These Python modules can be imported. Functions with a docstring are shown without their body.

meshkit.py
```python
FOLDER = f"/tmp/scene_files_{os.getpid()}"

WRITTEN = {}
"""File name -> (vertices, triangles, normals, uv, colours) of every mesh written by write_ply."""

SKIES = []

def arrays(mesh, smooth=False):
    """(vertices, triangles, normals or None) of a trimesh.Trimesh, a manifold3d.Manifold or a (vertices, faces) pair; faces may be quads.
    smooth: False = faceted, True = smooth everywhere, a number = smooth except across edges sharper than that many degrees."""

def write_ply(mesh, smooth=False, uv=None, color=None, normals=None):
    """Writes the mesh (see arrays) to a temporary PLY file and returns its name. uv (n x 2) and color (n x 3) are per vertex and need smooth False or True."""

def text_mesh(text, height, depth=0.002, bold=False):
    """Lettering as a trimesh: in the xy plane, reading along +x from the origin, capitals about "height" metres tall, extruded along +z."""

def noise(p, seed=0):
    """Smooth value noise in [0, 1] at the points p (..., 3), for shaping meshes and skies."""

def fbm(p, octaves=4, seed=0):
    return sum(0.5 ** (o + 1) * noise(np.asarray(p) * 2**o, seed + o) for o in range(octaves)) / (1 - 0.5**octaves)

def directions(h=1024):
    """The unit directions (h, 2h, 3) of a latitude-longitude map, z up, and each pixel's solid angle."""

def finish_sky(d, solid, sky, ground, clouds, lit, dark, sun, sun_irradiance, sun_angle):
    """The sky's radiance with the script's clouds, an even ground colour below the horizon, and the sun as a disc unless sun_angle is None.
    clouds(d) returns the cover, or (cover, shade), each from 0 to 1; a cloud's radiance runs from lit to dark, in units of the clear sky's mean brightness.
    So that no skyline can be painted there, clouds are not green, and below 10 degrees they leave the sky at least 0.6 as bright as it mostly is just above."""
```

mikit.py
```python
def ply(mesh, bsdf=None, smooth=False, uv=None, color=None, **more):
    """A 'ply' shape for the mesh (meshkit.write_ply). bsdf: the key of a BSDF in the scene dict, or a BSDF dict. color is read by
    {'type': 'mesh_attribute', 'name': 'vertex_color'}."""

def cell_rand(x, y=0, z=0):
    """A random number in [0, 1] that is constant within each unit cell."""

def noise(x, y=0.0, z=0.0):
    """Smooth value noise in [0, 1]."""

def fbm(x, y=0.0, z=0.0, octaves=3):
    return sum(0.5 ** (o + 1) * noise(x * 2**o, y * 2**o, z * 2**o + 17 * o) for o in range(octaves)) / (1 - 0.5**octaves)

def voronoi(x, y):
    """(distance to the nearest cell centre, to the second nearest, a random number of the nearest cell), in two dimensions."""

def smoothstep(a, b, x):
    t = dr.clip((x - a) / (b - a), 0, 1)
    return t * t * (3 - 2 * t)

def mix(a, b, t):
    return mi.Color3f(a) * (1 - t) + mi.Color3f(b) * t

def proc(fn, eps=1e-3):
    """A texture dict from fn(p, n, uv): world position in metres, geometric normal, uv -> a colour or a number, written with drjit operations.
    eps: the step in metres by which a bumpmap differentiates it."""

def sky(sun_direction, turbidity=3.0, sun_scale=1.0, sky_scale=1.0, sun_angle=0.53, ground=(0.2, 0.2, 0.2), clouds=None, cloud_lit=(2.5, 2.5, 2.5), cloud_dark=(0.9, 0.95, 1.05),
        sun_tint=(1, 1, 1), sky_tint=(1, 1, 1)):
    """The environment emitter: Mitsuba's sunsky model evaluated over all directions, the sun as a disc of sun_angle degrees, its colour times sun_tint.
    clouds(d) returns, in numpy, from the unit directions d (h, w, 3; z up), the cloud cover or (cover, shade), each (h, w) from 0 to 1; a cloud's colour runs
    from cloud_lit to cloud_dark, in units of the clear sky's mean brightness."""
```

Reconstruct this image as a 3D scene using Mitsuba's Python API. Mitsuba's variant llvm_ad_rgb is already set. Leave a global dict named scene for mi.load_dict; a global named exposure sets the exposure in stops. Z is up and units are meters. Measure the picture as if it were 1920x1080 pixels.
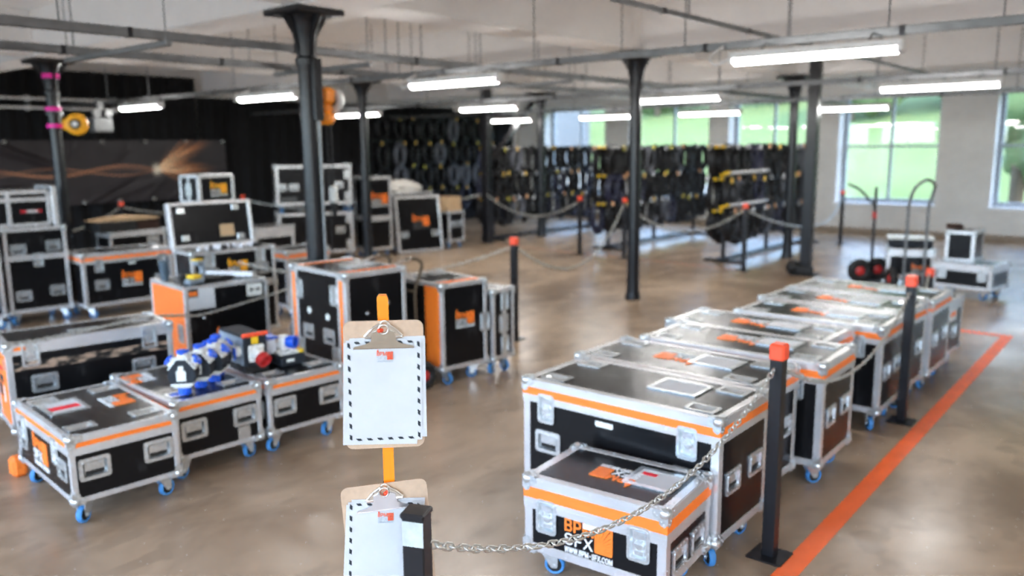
import math, random
import numpy as np, trimesh, mitsuba as mi, drjit as dr
import mikit, meshkit
from mikit import proc, ply, noise, fbm, voronoi, smoothstep, mix, cell_rand
from shapely.geometry import Polygon, Point, LineString, box as sbox
from shapely import affinity
from shapely.ops import unary_union

T = mi.ScalarTransform4f
scene, labels = {'type': 'scene'}, {}

# ------------------------------------------------------------------ camera, sky, exposure
# room axes: x to the right along the short side of the trunk row, y down the length of the hall, z up
EYE = np.array([0.0, 0.0, 2.0635])
HEAD, PITCH, ROLL, FPX = math.radians(40.0), 0.1723, -0.0093, 1528.0
_r = np.array([math.cos(HEAD), math.sin(HEAD), 0.0])
_d = np.array([-math.sin(HEAD), math.cos(HEAD), 0.0])
_f = math.cos(PITCH) * _d - math.sin(PITCH) * np.array([0, 0, 1.0])
_u = math.sin(PITCH) * _d + math.cos(PITCH) * np.array([0, 0, 1.0])
_up = -math.sin(ROLL) * _r + math.cos(ROLL) * _u
scene['camera'] = {'type': 'thinlens', 'fov': 2 * math.degrees(math.atan(960 / FPX)), 'fov_axis': 'x',
                   'aperture_radius': 0.0088, 'focus_distance': 2.6, 'near_clip': 0.05, 'far_clip': 500.0,
                   'to_world': T().look_at(EYE.tolist(), (EYE + _f).tolist(), _up.tolist())}
exposure = 3.18


def cloud_cover(d):
    n = meshkit.fbm(d * np.array([3.0, 3.0, 6.0]), 4, 5)
    return np.clip((n - 0.52) * 3.0, 0, 1)


scene['sky'] = mikit.sky((0.75, -0.25, 0.75), turbidity=3.0, sun_scale=0.30, sky_scale=8.6, ground=(0.2, 0.2, 0.16), clouds=cloud_cover,
                         cloud_lit=(1.5, 1.5, 1.5), cloud_dark=(0.9, 0.95, 1.0))
LAMP = 8.5

# ------------------------------------------------------------------ materials
rgb = lambda *c: {'type': 'rgb', 'value': list(c)}


def P(name, col, rough=0.5, spec=0.5, metal=0.0, **k):
    c = proc(col) if callable(col) else rgb(*col)
    r = proc(rough) if callable(rough) else rough
    scene[name] = {'type': 'twosided', 'bsdf': {'type': 'principled', 'base_color': c, 'roughness': r, 'metallic': metal, **({} if metal else {'specular': spec}), **k}}
    return name


def floor_col(p, n, uv):
    a = fbm(p.x * 0.9 + 3.1, p.y * 0.55, 0.0, 4)
    b = fbm(p.x * 3.7 + fbm(p.x * 1.3, p.y * 1.3, 2.0) * 3, p.y * 2.3, 5.0, 4)
    c = mix((0.205, 0.138, 0.088), (0.425, 0.312, 0.215), smoothstep(0.25, 0.75, 0.55 * a + 0.45 * b))
    c = mix(c, mi.Color3f(0.175, 0.124, 0.084), 0.35 * smoothstep(0.60, 0.75, fbm(p.x * 6.1, p.y * 4.2, 9.0, 3)) * smoothstep(0.45, 0.65, b))
    d, e, w = voronoi(p.x * 9.0, p.y * 9.0)
    spot = smoothstep(0.055, 0.03, d) * smoothstep(0.80, 0.82, w)
    return mix(c, mi.Color3f(0.55, 0.52, 0.48), spot * 0.8)


def floor_rough(p, n, uv):
    return 0.20 + 0.16 * fbm(p.x * 2.2, p.y * 2.2, 1.0, 3)


P('floor_concrete', floor_col, floor_rough, 0.42)


def paint_col(base, amp):
    def f(p, n, uv):
        k = fbm(p.x * 1.7, p.y * 1.7, p.z * 1.7, 4)
        m = fbm(p.x * 9.0, p.y * 9.0, p.z * 9.0, 3)
        return mi.Color3f(base) * (1.0 - amp * (0.65 * k + 0.35 * m))
    return f


P('ceiling_paint', paint_col((0.88, 0.855, 0.83), 0.13), 0.75, 0.3)
P('wall_paint', paint_col((0.82, 0.785, 0.75), 0.22), 0.7, 0.3)
P('white_gloss', (0.80, 0.80, 0.80), 0.35)
P('window_grey', (0.34, 0.37, 0.42), 0.4)
P('skirting', (0.30, 0.23, 0.17), 0.6)
P('drape', lambda p, n, uv: mi.Color3f(0.0095, 0.0092, 0.0098) * (0.7 + 0.8 * fbm(p.y * 3.0, p.z * 0.8, 0.0, 3)), 0.85, 0.2)
P('black_iron', (0.010, 0.011, 0.013), 0.27, 0.42)
P('black_post', (0.009, 0.009, 0.011), 0.32, 0.42)
P('galvanised', lambda p, n, uv: mi.Color3f(0.21, 0.215, 0.22) * (0.7 + 0.5 * fbm(p.x * 12, p.y * 12, p.z * 12, 2)), 0.42, metal=0.75)
P('conduit_white', (0.70, 0.69, 0.68), 0.45)


def panel_col(p, n, uv):
    s = fbm(p.x * 2.5, p.y * 2.5, p.z * 2.5, 3)
    t = smoothstep(0.66, 0.80, fbm(p.x * 3.1 + p.z * 2.0, p.y * 14.0, p.z * 4.0 + 7.0, 4))
    return mix(mi.Color3f(0.0055, 0.0055, 0.0062) * (0.6 + 0.8 * s), mi.Color3f(0.035, 0.035, 0.035), t * 0.4)


P('panel_black', panel_col, lambda p, n, uv: 0.20 + 0.10 * fbm(p.x * 4, p.y * 4, p.z * 4, 2), 0.23)
P('panel_orange', (0.90, 0.19, 0.035), 0.35, 0.5)
P('aluminium', lambda p, n, uv: mi.Color3f(0.74, 0.735, 0.74) * (0.82 + 0.3 * fbm(p.x * 7, p.y * 7, p.z * 7, 2)), 0.33, metal=0.65)
P('zinc', lambda p, n, uv: mi.Color3f(0.70, 0.73, 0.74) * (0.78 + 0.45 * fbm(p.x * 60, p.y * 60, p.z * 60, 2)), 0.22, metal=0.8)
P('chrome', (0.82, 0.81, 0.78), 0.12, metal=1.0)
P('chain_steel', (0.66, 0.65, 0.61), 0.26, metal=0.8)
P('rubber', (0.010, 0.010, 0.010), 0.55, 0.4)
P('orange', (0.93, 0.20, 0.022), 0.42, 0.5)
P('hoist_orange', (0.90, 0.27, 0.01), 0.42, 0.5)
P('orange_gloss', (0.95, 0.24, 0.008), 0.22, 0.5)
P('amber', (0.95, 0.42, 0.015), 0.45, 0.5)
P('tape_orange', lambda p, n, uv: mi.Color3f(0.95, 0.145, 0.022) * (0.75 + 0.4 * fbm(p.x * 4, p.y * 4, 0.0, 3)), 0.45, 0.4)
P('tape_faded', lambda p, n, uv: mi.Color3f(0.36, 0.17, 0.10) * (0.75 + 0.4 * fbm(p.x * 4, p.y * 4, 0.0, 3)), 0.4, 0.4)
P('cap_red', (0.92, 0.085, 0.030), 0.38, 0.5)
P('white', (0.80, 0.80, 0.80), 0.5)
P('paper', lambda p, n, uv: mi.Color3f(0.52, 0.52, 0.53) * (0.96 + 0.06 * fbm(p.x * 20, p.y * 20, p.z * 20, 2)), 0.75, 0.2)
P('ink', (0.020, 0.024, 0.030), 0.6, 0.2)
P('ink_red', (0.66, 0.10, 0.05), 0.6, 0.2)
P('ink_grey', (0.38, 0.42, 0.46), 0.6, 0.2)
P('label_red', (0.80, 0.02, 0.04), 0.4)
P('blue', (0.008, 0.085, 0.62), 0.35, 0.5)
P('blue_tyre', (0.055, 0.24, 0.55), 0.45, 0.4)
P('plug_white', (0.70, 0.70, 0.66), 0.4)
P('red', (0.50, 0.022, 0.022), 0.35)
P('yellow', (0.85, 0.55, 0.02), 0.45)
P('gold', (0.92, 0.58, 0.10), 0.28, 0.6)
P('olive_gold', (0.74, 0.62, 0.08), 0.28, 0.6)
P('copper_tan', (0.85, 0.46, 0.24), 0.28, 0.6)
P('silver_plug', (0.72, 0.72, 0.76), 0.25, 0.6)
P('pink_tape', (0.98, 0.02, 0.42), 0.5)
P('brass', (0.70, 0.50, 0.25), 0.3, metal=0.9)
P('slate', (0.055, 0.085, 0.115), 0.35, 0.5)
P('grey_plastic', (0.20, 0.24, 0.29), 0.4)
P('beacon_grey', (0.085, 0.088, 0.088), 0.5)
P('card_tan', (0.56, 0.38, 0.22), 0.75, 0.2)
P('wood_brown', lambda p, n, uv: mi.Color3f(0.46, 0.30, 0.16) * (0.7 + 0.5 * fbm(p.x * 3, p.y * 22, p.z * 5, 3)), 0.55)
P('foam_brown', (0.045, 0.025, 0.020), 0.9, 0.1)
P('hardboard', lambda p, n, uv: mi.Color3f(0.50, 0.345, 0.235) * (0.86 + 0.22 * fbm(p.x * 90, p.y * 90, p.z * 60, 3)), 0.45, 0.4)
P('bag_white', (0.66, 0.63, 0.58), 0.4, 0.4)
P('cable_black', (0.007, 0.007, 0.008), 0.40, 0.4)
P('cable_grey', (0.10, 0.105, 0.125), 0.4, 0.5)
P('cable_blue', (0.018, 0.020, 0.045), 0.4, 0.5)
P('tube_white', (0.78, 0.78, 0.80), 0.35)


def strip_col(p, n, uv):
    k = smoothstep(0.42, 0.58, fbm(p.y * 17.0, p.z * 60.0, p.x * 17.0, 4))
    return mix((0.012, 0.011, 0.010), (0.46, 0.31, 0.22), k * 0.8)


P('worn_tape', strip_col, 0.6, 0.3)
P('grass', lambda p, n, uv: mix((0.092, 0.130, 0.046), (0.140, 0.172, 0.078), fbm(p.x * 0.15, p.y * 0.15, 0.0, 4)), 0.9, 0.1)
P('gravel', (0.33, 0.31, 0.27), 0.9, 0.1)
P('leaf', lambda p, n, uv: mix((0.055, 0.095, 0.030), (0.105, 0.145, 0.055), fbm(p.x * 1.3, p.y * 1.3, p.z * 1.3, 3)), 0.8, 0.2)
P('bark', (0.10, 0.075, 0.05), 0.9, 0.1)
P('house_stone', (0.10, 0.108, 0.12), 0.8, 0.2)
P('roof_slate', (0.16, 0.17, 0.19), 0.6)
scene['pane_glass'] = {'type': 'thindielectric', 'int_ior': 1.5}
scene['clear_plastic'] = {'type': 'thindielectric', 'int_ior': 1.49}

BY0, BY1, BZ0, BZ1 = 3.6, 9.55, 1.06, 2.245      # the banner's print, laid out on the banner itself


def banner_col(p, n, uv):
    s, t = p.y, p.z
    base = mi.Color3f(0.026, 0.021, 0.023) * (0.75 + 0.5 * fbm(s * 2.5, t * 2.5, 0.0, 3))
    # spark plume opening to the right of its root
    dx, dz = s - 8.03, t - 1.675
    r = dr.sqrt(dx * dx + dz * dz) + 1e-4
    a = dr.atan2(dz, dx)
    fan = smoothstep(0.85, 0.40, dr.abs(a - 0.22))
    thread = smoothstep(0.30, 0.72, 0.55 * noise(a * 30.0, r * 0.8, 3.0) + 0.45 * noise(a * 85.0, r * 1.6, 8.0))
    reach = 0.55 + 0.95 * noise(a * 8.0, 1.0, 2.0)
    body = fan * smoothstep(reach, 0.0, r) * dr.minimum(1.0, thread + 0.7 * smoothstep(0.40, 0.0, r))
    c = mix(base, mi.Color3f(0.80, 0.27, 0.08), dr.clip(body * 1.8, 0, 1) * 0.92)
    c = mix(c, mi.Color3f(0.95, 0.62, 0.36), dr.clip(2.0 * body - 0.55, 0, 1))
    core = smoothstep(0.16, 0.0, r) * smoothstep(-0.08, 0.02, dx + 0.06)
    c = mix(c, mi.Color3f(0.95, 0.80, 0.62), core)
    # light trails waving to the left
    on = smoothstep(8.06, 7.95, s)
    for k, (amp, ph, off, w, st) in enumerate(((0.085, 0.4, 0.02, 0.020, 0.55), (-0.075, 0.4, 0.0, 0.012, 0.42), (0.06, 1.3, -0.015, 0.009, 0.25))):
        zc = 1.655 + off + amp * dr.sin((8.03 - s) * 2.35 + ph * (8.03 - s) * 0.12)
        c = mix(c, mi.Color3f(0.62, 0.25, 0.12), on * st * smoothstep(w * 2.2, w * 0.3, dr.abs(t - zc)) * (0.4 + 0.9 * noise(s * 1.4, k * 3.0, 0.0)))
    return c


P('banner_print', banner_col, 0.42, 0.36)

# ------------------------------------------------------------------ mesh helpers
V = lambda *a: np.array(a, float)


def cbox(x0, x1, y0, y1, z0, z1, c=0.0):
    """A box with chamfered edges."""
    if c <= 0:
        m = trimesh.creation.box(extents=(x1 - x0, y1 - y0, z1 - z0))
        m.apply_translation(((x0 + x1) / 2, (y0 + y1) / 2, (z0 + z1) / 2))
        return m
    pts = []
    for sx, X in ((-1, x0), (1, x1)):
        for sy, Y in ((-1, y0), (1, y1)):
            for sz, Z in ((-1, z0), (1, z1)):
                pts += [(X - sx * c, Y - sy * c, Z), (X - sx * c, Y, Z - sz * c), (X, Y - sy * c, Z - sz * c)]
    return trimesh.convex.convex_hull(np.array(pts))


def tube(path, r, n=10, cap=True):
    p = np.asarray(path, float)
    t = np.gradient(p, axis=0) if len(p) > 2 else np.repeat([p[1] - p[0]], 2, 0)
    t /= np.linalg.norm(t, axis=1, keepdims=True) + 1e-12
    rr = np.broadcast_to(r, (len(p),))
    a = np.cross(t[0], [0, 0, 1.0] if abs(t[0][2]) < 0.9 else [1.0, 0, 0])
    ang = np.arange(n) * 2 * np.pi / n
    vs = []
    for i in range(len(p)):
        a = a - t[i] * (a @ t[i])
        a /= np.linalg.norm(a) + 1e-12
        b = np.cross(t[i], a)
        vs.append(p[i] + rr[i] * (np.cos(ang)[:, None] * a + np.sin(ang)[:, None] * b))
    v = np.vstack(vs)
    f = []
    for i in range(len(p) - 1):
        for j in range(n):
            k = (j + 1) % n
            f += [(i * n + j, i * n + k, (i + 1) * n + k), (i * n + j, (i + 1) * n + k, (i + 1) * n + j)]
    if cap:
        v = np.vstack([v, p[0], p[-1]])
        m = len(v)
        for j in range(n):
            k = (j + 1) % n
            f += [(m - 2, k, j), (m - 1, (len(p) - 1) * n + j, (len(p) - 1) * n + k)]
    return trimesh.Trimesh(v, f, process=False)


def cyl(p0, p1, r, n=16):
    return tube([p0, p1], r, n)


def lathe(prof, n=24):
    return trimesh.creation.revolve(np.array(prof, float), sections=n)


def ext(poly, h, z=0.0):
    ms = [trimesh.creation.extrude_polygon(g, h, engine='earcut') for g in getattr(poly, 'geoms', [poly])]
    m = cat(ms)
    m.apply_translation((0, 0, z))
    return m


def rrect(w, h, r, cx=0.0, cy=0.0):
    return sbox(cx - w / 2 + r, cy - h / 2 + r, cx + w / 2 - r, cy + h / 2 - r).buffer(r, quad_segs=4)


def cat(ms):
    ms = [m for m in ms if m is not None]
    return trimesh.util.concatenate(ms) if len(ms) > 1 else ms[0]


def moved(m, t=(0, 0, 0), rot=None):
    m = m.copy()
    if rot is not None:
        m.apply_transform(trimesh.transformations.rotation_matrix(math.radians(rot[0]), rot[1]))
    m.apply_translation(t)
    return m


def ball(c, r, n=2, s=(1, 1, 1)):
    m = trimesh.creation.icosphere(subdivisions=n, radius=1.0)
    m.vertices = m.vertices * np.array(s) * r + np.array(c)
    return m


def curve(pts, n=24):
    """A smooth polyline through the points (Catmull-Rom)."""
    p = np.array(pts, float)
    q = np.vstack([2 * p[0] - p[1], p, 2 * p[-1] - p[-2]])
    out = []
    per = max(2, n // (len(p) - 1))
    for i in range(len(p) - 1):
        a, b, c, d = q[i:i + 4]
        for t in np.linspace(0, 1, per, endpoint=False):
            out.append(0.5 * ((2 * b) + (c - a) * t + (2 * a - 5 * b + 4 * c - d) * t * t + (3 * b - 3 * c + d - a) * t ** 3))
    out.append(p[-1])
    return np.array(out)


# ------------------------------------------------------------------ entry helpers
_n = {}


def fresh(key):
    k = _n.get(key, -1) + 1
    _n[key] = k
    return key if k == 0 else f'{key}_{k:03d}'


def thing(name, label=None, cat_=None, group=None, kind=None):
    key = fresh(name)
    d = {}
    if label: d['label'] = label
    if cat_: d['category'] = cat_
    if group: d['group'] = group
    if kind: d['kind'] = kind
    labels[key] = d
    return key


def put(key, shape, to=None):
    scene[key] = dict(shape) if to is None else {**shape, 'to_world': to}
    return key


def part(parent, name, shape, to=None, label=None, kind=None):
    key = put(fresh(f'{parent}__{name}'), shape, to)
    if label or kind:
        labels[key] = {**({'label': label} if label else {}), **({'kind': kind} if kind else {})}
    return key


def mesh(m, bsdf, smooth=False):
    return ply(m, bsdf, smooth=smooth)


_cache = {}
ORD = ['first', 'second', 'third', 'fourth', 'fifth', 'sixth', 'seventh', 'eighth', 'ninth', 'tenth', 'eleventh', 'twelfth', 'thirteenth', 'fourteenth', 'fifteenth', 'sixteenth', 'seventeenth', 'eighteenth', 'nineteenth', 'twentieth']


def shared(name, fn):
    if name not in _cache:
        _cache[name] = fn()
    return _cache[name]


def struct(name, m, bsdf, smooth=False):
    key = thing(name, kind='structure')
    put(key, mesh(m, bsdf, smooth))
    return key


def mat4(u, v, n, o):
    M = np.eye(4)
    M[:3, 0], M[:3, 1], M[:3, 2], M[:3, 3] = u, v, n, o
    return M


def TT(M):
    return T(np.asarray(M, float).tolist())


def place(x, y, z=0.0, yaw=0.0):
    c, s = math.cos(math.radians(yaw)), math.sin(math.radians(yaw))
    M = np.eye(4)
    M[:2, :2] = [[c, -s], [s, c]]
    M[:3, 3] = (x, y, z)
    return M


# ------------------------------------------------------------------ the room shell
X0, X1, Y0, Y1, ZB, ZS = -16.3, 6.0, -2.2, 19.7, 3.24, 3.80
struct('floor', cbox(X0 - 0.3, X1 + 0.3, Y0 - 0.3, Y1 + 0.6, -0.2, 0.0), 'floor_concrete')
struct('ceiling', cbox(X0 - 0.3, X1 + 0.3, Y0 - 0.3, Y1 + 0.6, ZS, ZS + 0.2), 'ceiling_paint')
BEAM_Y, BEAM_X = (4.55, 9.55, 14.75), (-11.65, -5.85, 0.0)
for y in BEAM_Y:
    struct('ceiling_beam', cbox(X0, X1, y - 0.27, y + 0.27, ZB, ZS, 0.015), 'ceiling_paint')
ys = (Y0,) + BEAM_Y + (Y1,)
for x in BEAM_X:
    for a, b in zip(ys[:-1], ys[1:]):
        a2, b2 = (a if a == Y0 else a + 0.27), (b if b == Y1 else b - 0.27)
        struct('ceiling_beam', cbox(x - 0.25, x + 0.25, a2, b2, ZB + 0.02, ZS, 0.015), 'ceiling_paint')
struct('wall_left', cbox(X0 - 0.3, X0, Y0, Y1, 0, ZS), 'wall_paint')
struct('wall_right', cbox(X1, X1 + 0.3, Y0, Y1, 0, ZS), 'wall_paint')


def holed_wall(name, y0, y1, opens, z0, z1):
    poly = sbox(X0 - 0.3, 0, X1 + 0.3, ZS)
    for a, b in opens:
        poly = poly.difference(sbox(a, z0, b, z1))
    m = ext(poly, y1 - y0)
    m.apply_transform(mat4(V(1, 0, 0), V(0, 0, 1), V(0, -1, 0), V(0, y1, 0)))
    struct(name, m, 'wall_paint')


OPEN_F = [(-15.2, -13.05), (-12.25, -9.85), (-9.3, -7.2), (-6.55, -4.42), (-3.35, -1.2), (-0.4, 1.75), (2.5, 4.6)]
OPEN_B = [(a, a + 2.5) for a in (-15.2, -12.2, -9.2, -6.2, -3.2, -0.2, 2.8)]
WZ0, WZ1 = 0.70, 3.16
holed_wall('wall_far', Y1, Y1 + 0.5, OPEN_F, WZ0, WZ1)
holed_wall('wall_back', Y0 - 0.5, Y0, OPEN_B, 0.62, 3.16)
struct('baseboard_far', cbox(X0, X1, Y1 - 0.02, Y1, 0, 0.12, 0.004), 'skirting')


def window(key_no, a, b, z0, z1, y, mull=True):
    """Metal casement: outer frame, middle mullion, two transoms, one sheet of glass behind each light."""
    k = thing(f'window_{key_no}', kind='structure')
    f = 0.09
    xs = [a + f, (a + b) / 2 - 0.03, (a + b) / 2 + 0.03, b - f]
    zs = [z0 + f, z0 + 1.28 * 0.98, z0 + 1.28 * 0.98 + 0.05, z1 - f]
    part(k, 'window_frame', mesh(cat([cbox(a, b, y - 0.05, y + 0.05, z0, z0 + f, 0.008), cbox(a, b, y - 0.05, y + 0.05, z1 - f, z1, 0.008),
                                      cbox(a, a + f, y - 0.05, y + 0.05, z0 + f, z1 - f, 0.008), cbox(b - f, b, y - 0.05, y + 0.05, z0 + f, z1 - f, 0.008)]), 'window_grey'))
    part(k, 'mullion', mesh(cbox(xs[1], xs[2], y - 0.035, y + 0.035, z0 + f, z1 - f, 0.006), 'window_grey'))
    for i in (0, 2):
        part(k, 'transom', mesh(cbox(xs[i], xs[i + 1], y - 0.03, y + 0.03, zs[1], zs[2], 0.006), 'window_grey'))
        for j in (0, 2):
            q = np.array([(xs[i], y, zs[j]), (xs[i + 1], y, zs[j]), (xs[i + 1], y, zs[j + 1]), (xs[i], y, zs[j + 1])])
            part(k, 'pane', mesh((q, np.array([[0, 1, 2], [0, 2, 3]])), 'pane_glass'))
    return k


wn = 1
for a, b in OPEN_F:
    struct(f'trim_{wn}', cbox(a - 0.04, b + 0.04, Y1 - 0.10, Y1 + 0.36, WZ0 - 0.05, WZ0, 0.01), 'white_gloss')
    window(wn, a, b, WZ0, WZ1, Y1 + 0.40)
    wn += 1
for a, b in OPEN_B:
    window(wn, a, b, 0.62, 3.16, Y0 - 0.30)
    wn += 1

# black drapes along the left wall, hung to two heights
def drape_sheet(y0, y1, z1, seed, x=-16.12):
    n = int((y1 - y0) / 0.035)
    y = np.linspace(y0, y1, n)
    zz = np.linspace(0.01, z1, 8)
    Y, Z = np.meshgrid(y, zz, indexing='ij')
    w = 0.045 * np.sin(Y * 21 + 1.6 * np.sin(Y * 3.1 + seed)) + 0.03 * np.sin(Y * 7.3 + seed)
    Xf = x + w * (0.55 + 0.45 * Z / z1)
    v1 = np.stack([Xf, Y, Z], -1).reshape(-1, 3)
    v = np.vstack([v1, v1 - [0.012, 0, 0]])
    m, k, f = len(v1), len(zz), []
    for i in range(n - 1):
        for j in range(k - 1):
            a, b, c, d = i * k + j, (i + 1) * k + j, (i + 1) * k + j + 1, i * k + j + 1
            f += [(a, b, c), (a, c, d), (m + a, m + c, m + b), (m + a, m + d, m + c)]
    return trimesh.Trimesh(v, f, process=False)


t = thing('black_drape', 'tall black pleated drape behind the spark banner, hung up to the ceiling', 'curtain')
put(t, mesh(drape_sheet(-2.1, 9.05, 3.5, 0.4), 'drape', True))
t = thing('black_drape', 'lower black drape along the left wall behind the cable coils', 'curtain')
put(t, mesh(drape_sheet(9.08, 19.3, 3.12, 2.2), 'drape', True))

# floor tape
def tape(name, label, pts, w, mat):
    t = thing(name, label, 'floor tape')
    put(t, mesh(ext(LineString(pts).buffer(w / 2, cap_style=2, join_style=2), 0.002, 0.0005), mat))


tape('floor_tape', 'bright orange tape line on the floor running beside the long row of black trunks', [(-1.345, 1.0), (-1.345, 3.6), (-1.41, 9.95), (-2.6, 9.97)], 0.105, 'tape_orange')
tape('floor_tape', 'faded orange tape line on the floor in front of the cable racks', [(-11.4, 13.05), (-5.7, 12.70)], 0.10, 'tape_faded')

# ------------------------------------------------------------------ outside
SLOPE = 0.26


def ground_mesh():
    xs, yy = np.linspace(-160, 130, 60), np.concatenate([np.linspace(20.3, 60, 14), np.linspace(66, 230, 26)])
    X, Y = np.meshgrid(xs, yy, indexing='ij')
    Z = -0.6 + np.where(Y > 34, (Y - 34) * SLOPE, 0) + 0.8 * (meshkit.noise(np.stack([X * .05, Y * .05, X * 0], -1)) - .5) * (Y > 30)
    k, f = len(yy), []
    for i in range(len(xs) - 1):
        for j in range(k - 1):
            a, b, c, d = i * k + j, (i + 1) * k + j, (i + 1) * k + j + 1, i * k + j + 1
            f += [(a, b, c), (a, c, d)]
    return trimesh.Trimesh(np.stack([X, Y, Z], -1).reshape(-1, 3), f, process=False)


g = thing('hillside', 'bright green grass slope seen through the far windows', 'hill', kind='structure')
put(g, mesh(ground_mesh(), 'grass', True))
t = thing('gravel_path', 'pale path crossing the grass slope outside the windows', 'path', kind='structure')
pth = LineString([(-46, 44), (-30, 37), (-16, 33.0), (-4, 30.5), (20, 29)]).buffer(1.9)
pm = ext(pth, 0.3)
pm = pm.subdivide_to_size(3.0)
pv = pm.vertices
pv[:, 2] = -0.6 + np.where(pv[:, 1] > 34, (pv[:, 1] - 34) * SLOPE, 0) + 0.03 + pv[:, 2] + 0.12
put(t, mesh(pm, 'gravel'))
rng = np.random.default_rng(7)


def tree(x, y, h, r, label):
    t = thing('tree', label, 'tree', 'trees on the slope outside')
    z = -0.8 + max(0, (y - 34) * SLOPE)
    part(t, 'trunk', mesh(cyl((x, y, z), (x, y, z + h * 0.5), 0.22, 8), 'bark', True))
    bl = []
    for k in range(7):
        c = (x + rng.uniform(-.6, .6) * r, y + rng.uniform(-.6, .6) * r, z + h * rng.uniform(.45, .85))
        m = ball(c, r * rng.uniform(.5, .75), 3)
        d = m.vertices - np.array(c)
        m.vertices = np.array(c) + d * (0.8 + 0.55 * meshkit.fbm(m.vertices * 1.6, 3, k))[:, None]
        bl.append(m)
    part(t, 'crown', mesh(cat(bl), 'leaf', True))


for i, (x, y, h, r) in enumerate(((-30, 52, 5.5, 3.0), (-22.5, 55, 5, 2.8), (-16, 50, 4.2, 2.4), (-10.5, 53, 4.8, 2.7), (-5, 48, 4, 2.2), (-42, 60, 6.5, 3.4), (-1, 27.0, 6.0, 2.2), (-4.6, 31.5, 5.2, 1.8))):
    tree(x, y, h, r, f'leafy green tree outside the windows, {ORD[i]} of eight on the slope')
t = thing('stone_house', 'blue-grey building outside the leftmost far window', 'building')
part(t, 'wall', mesh(cbox(-40, -27.5, 33, 40, -0.6, 6.0, 0.05), 'house_stone'))
rp = Polygon([(-0.4, 0), (7.4, 0), (3.5, 2.6)])
rm = ext(rp, 13.1)
rm.apply_transform(mat4(V(0, 1, 0), V(0, 0, 1), V(1, 0, 0), V(-40.3, 33, 6.0)))
part(t, 'roof', mesh(rm, 'roof_slate'))
for xx in (-38.6, -34.8, -31.0):
    part(t, 'window', mesh(cbox(xx, xx + 1.6, 32.95, 33.02, 1.2, 3.4, 0.01), 'white_gloss'))

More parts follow.
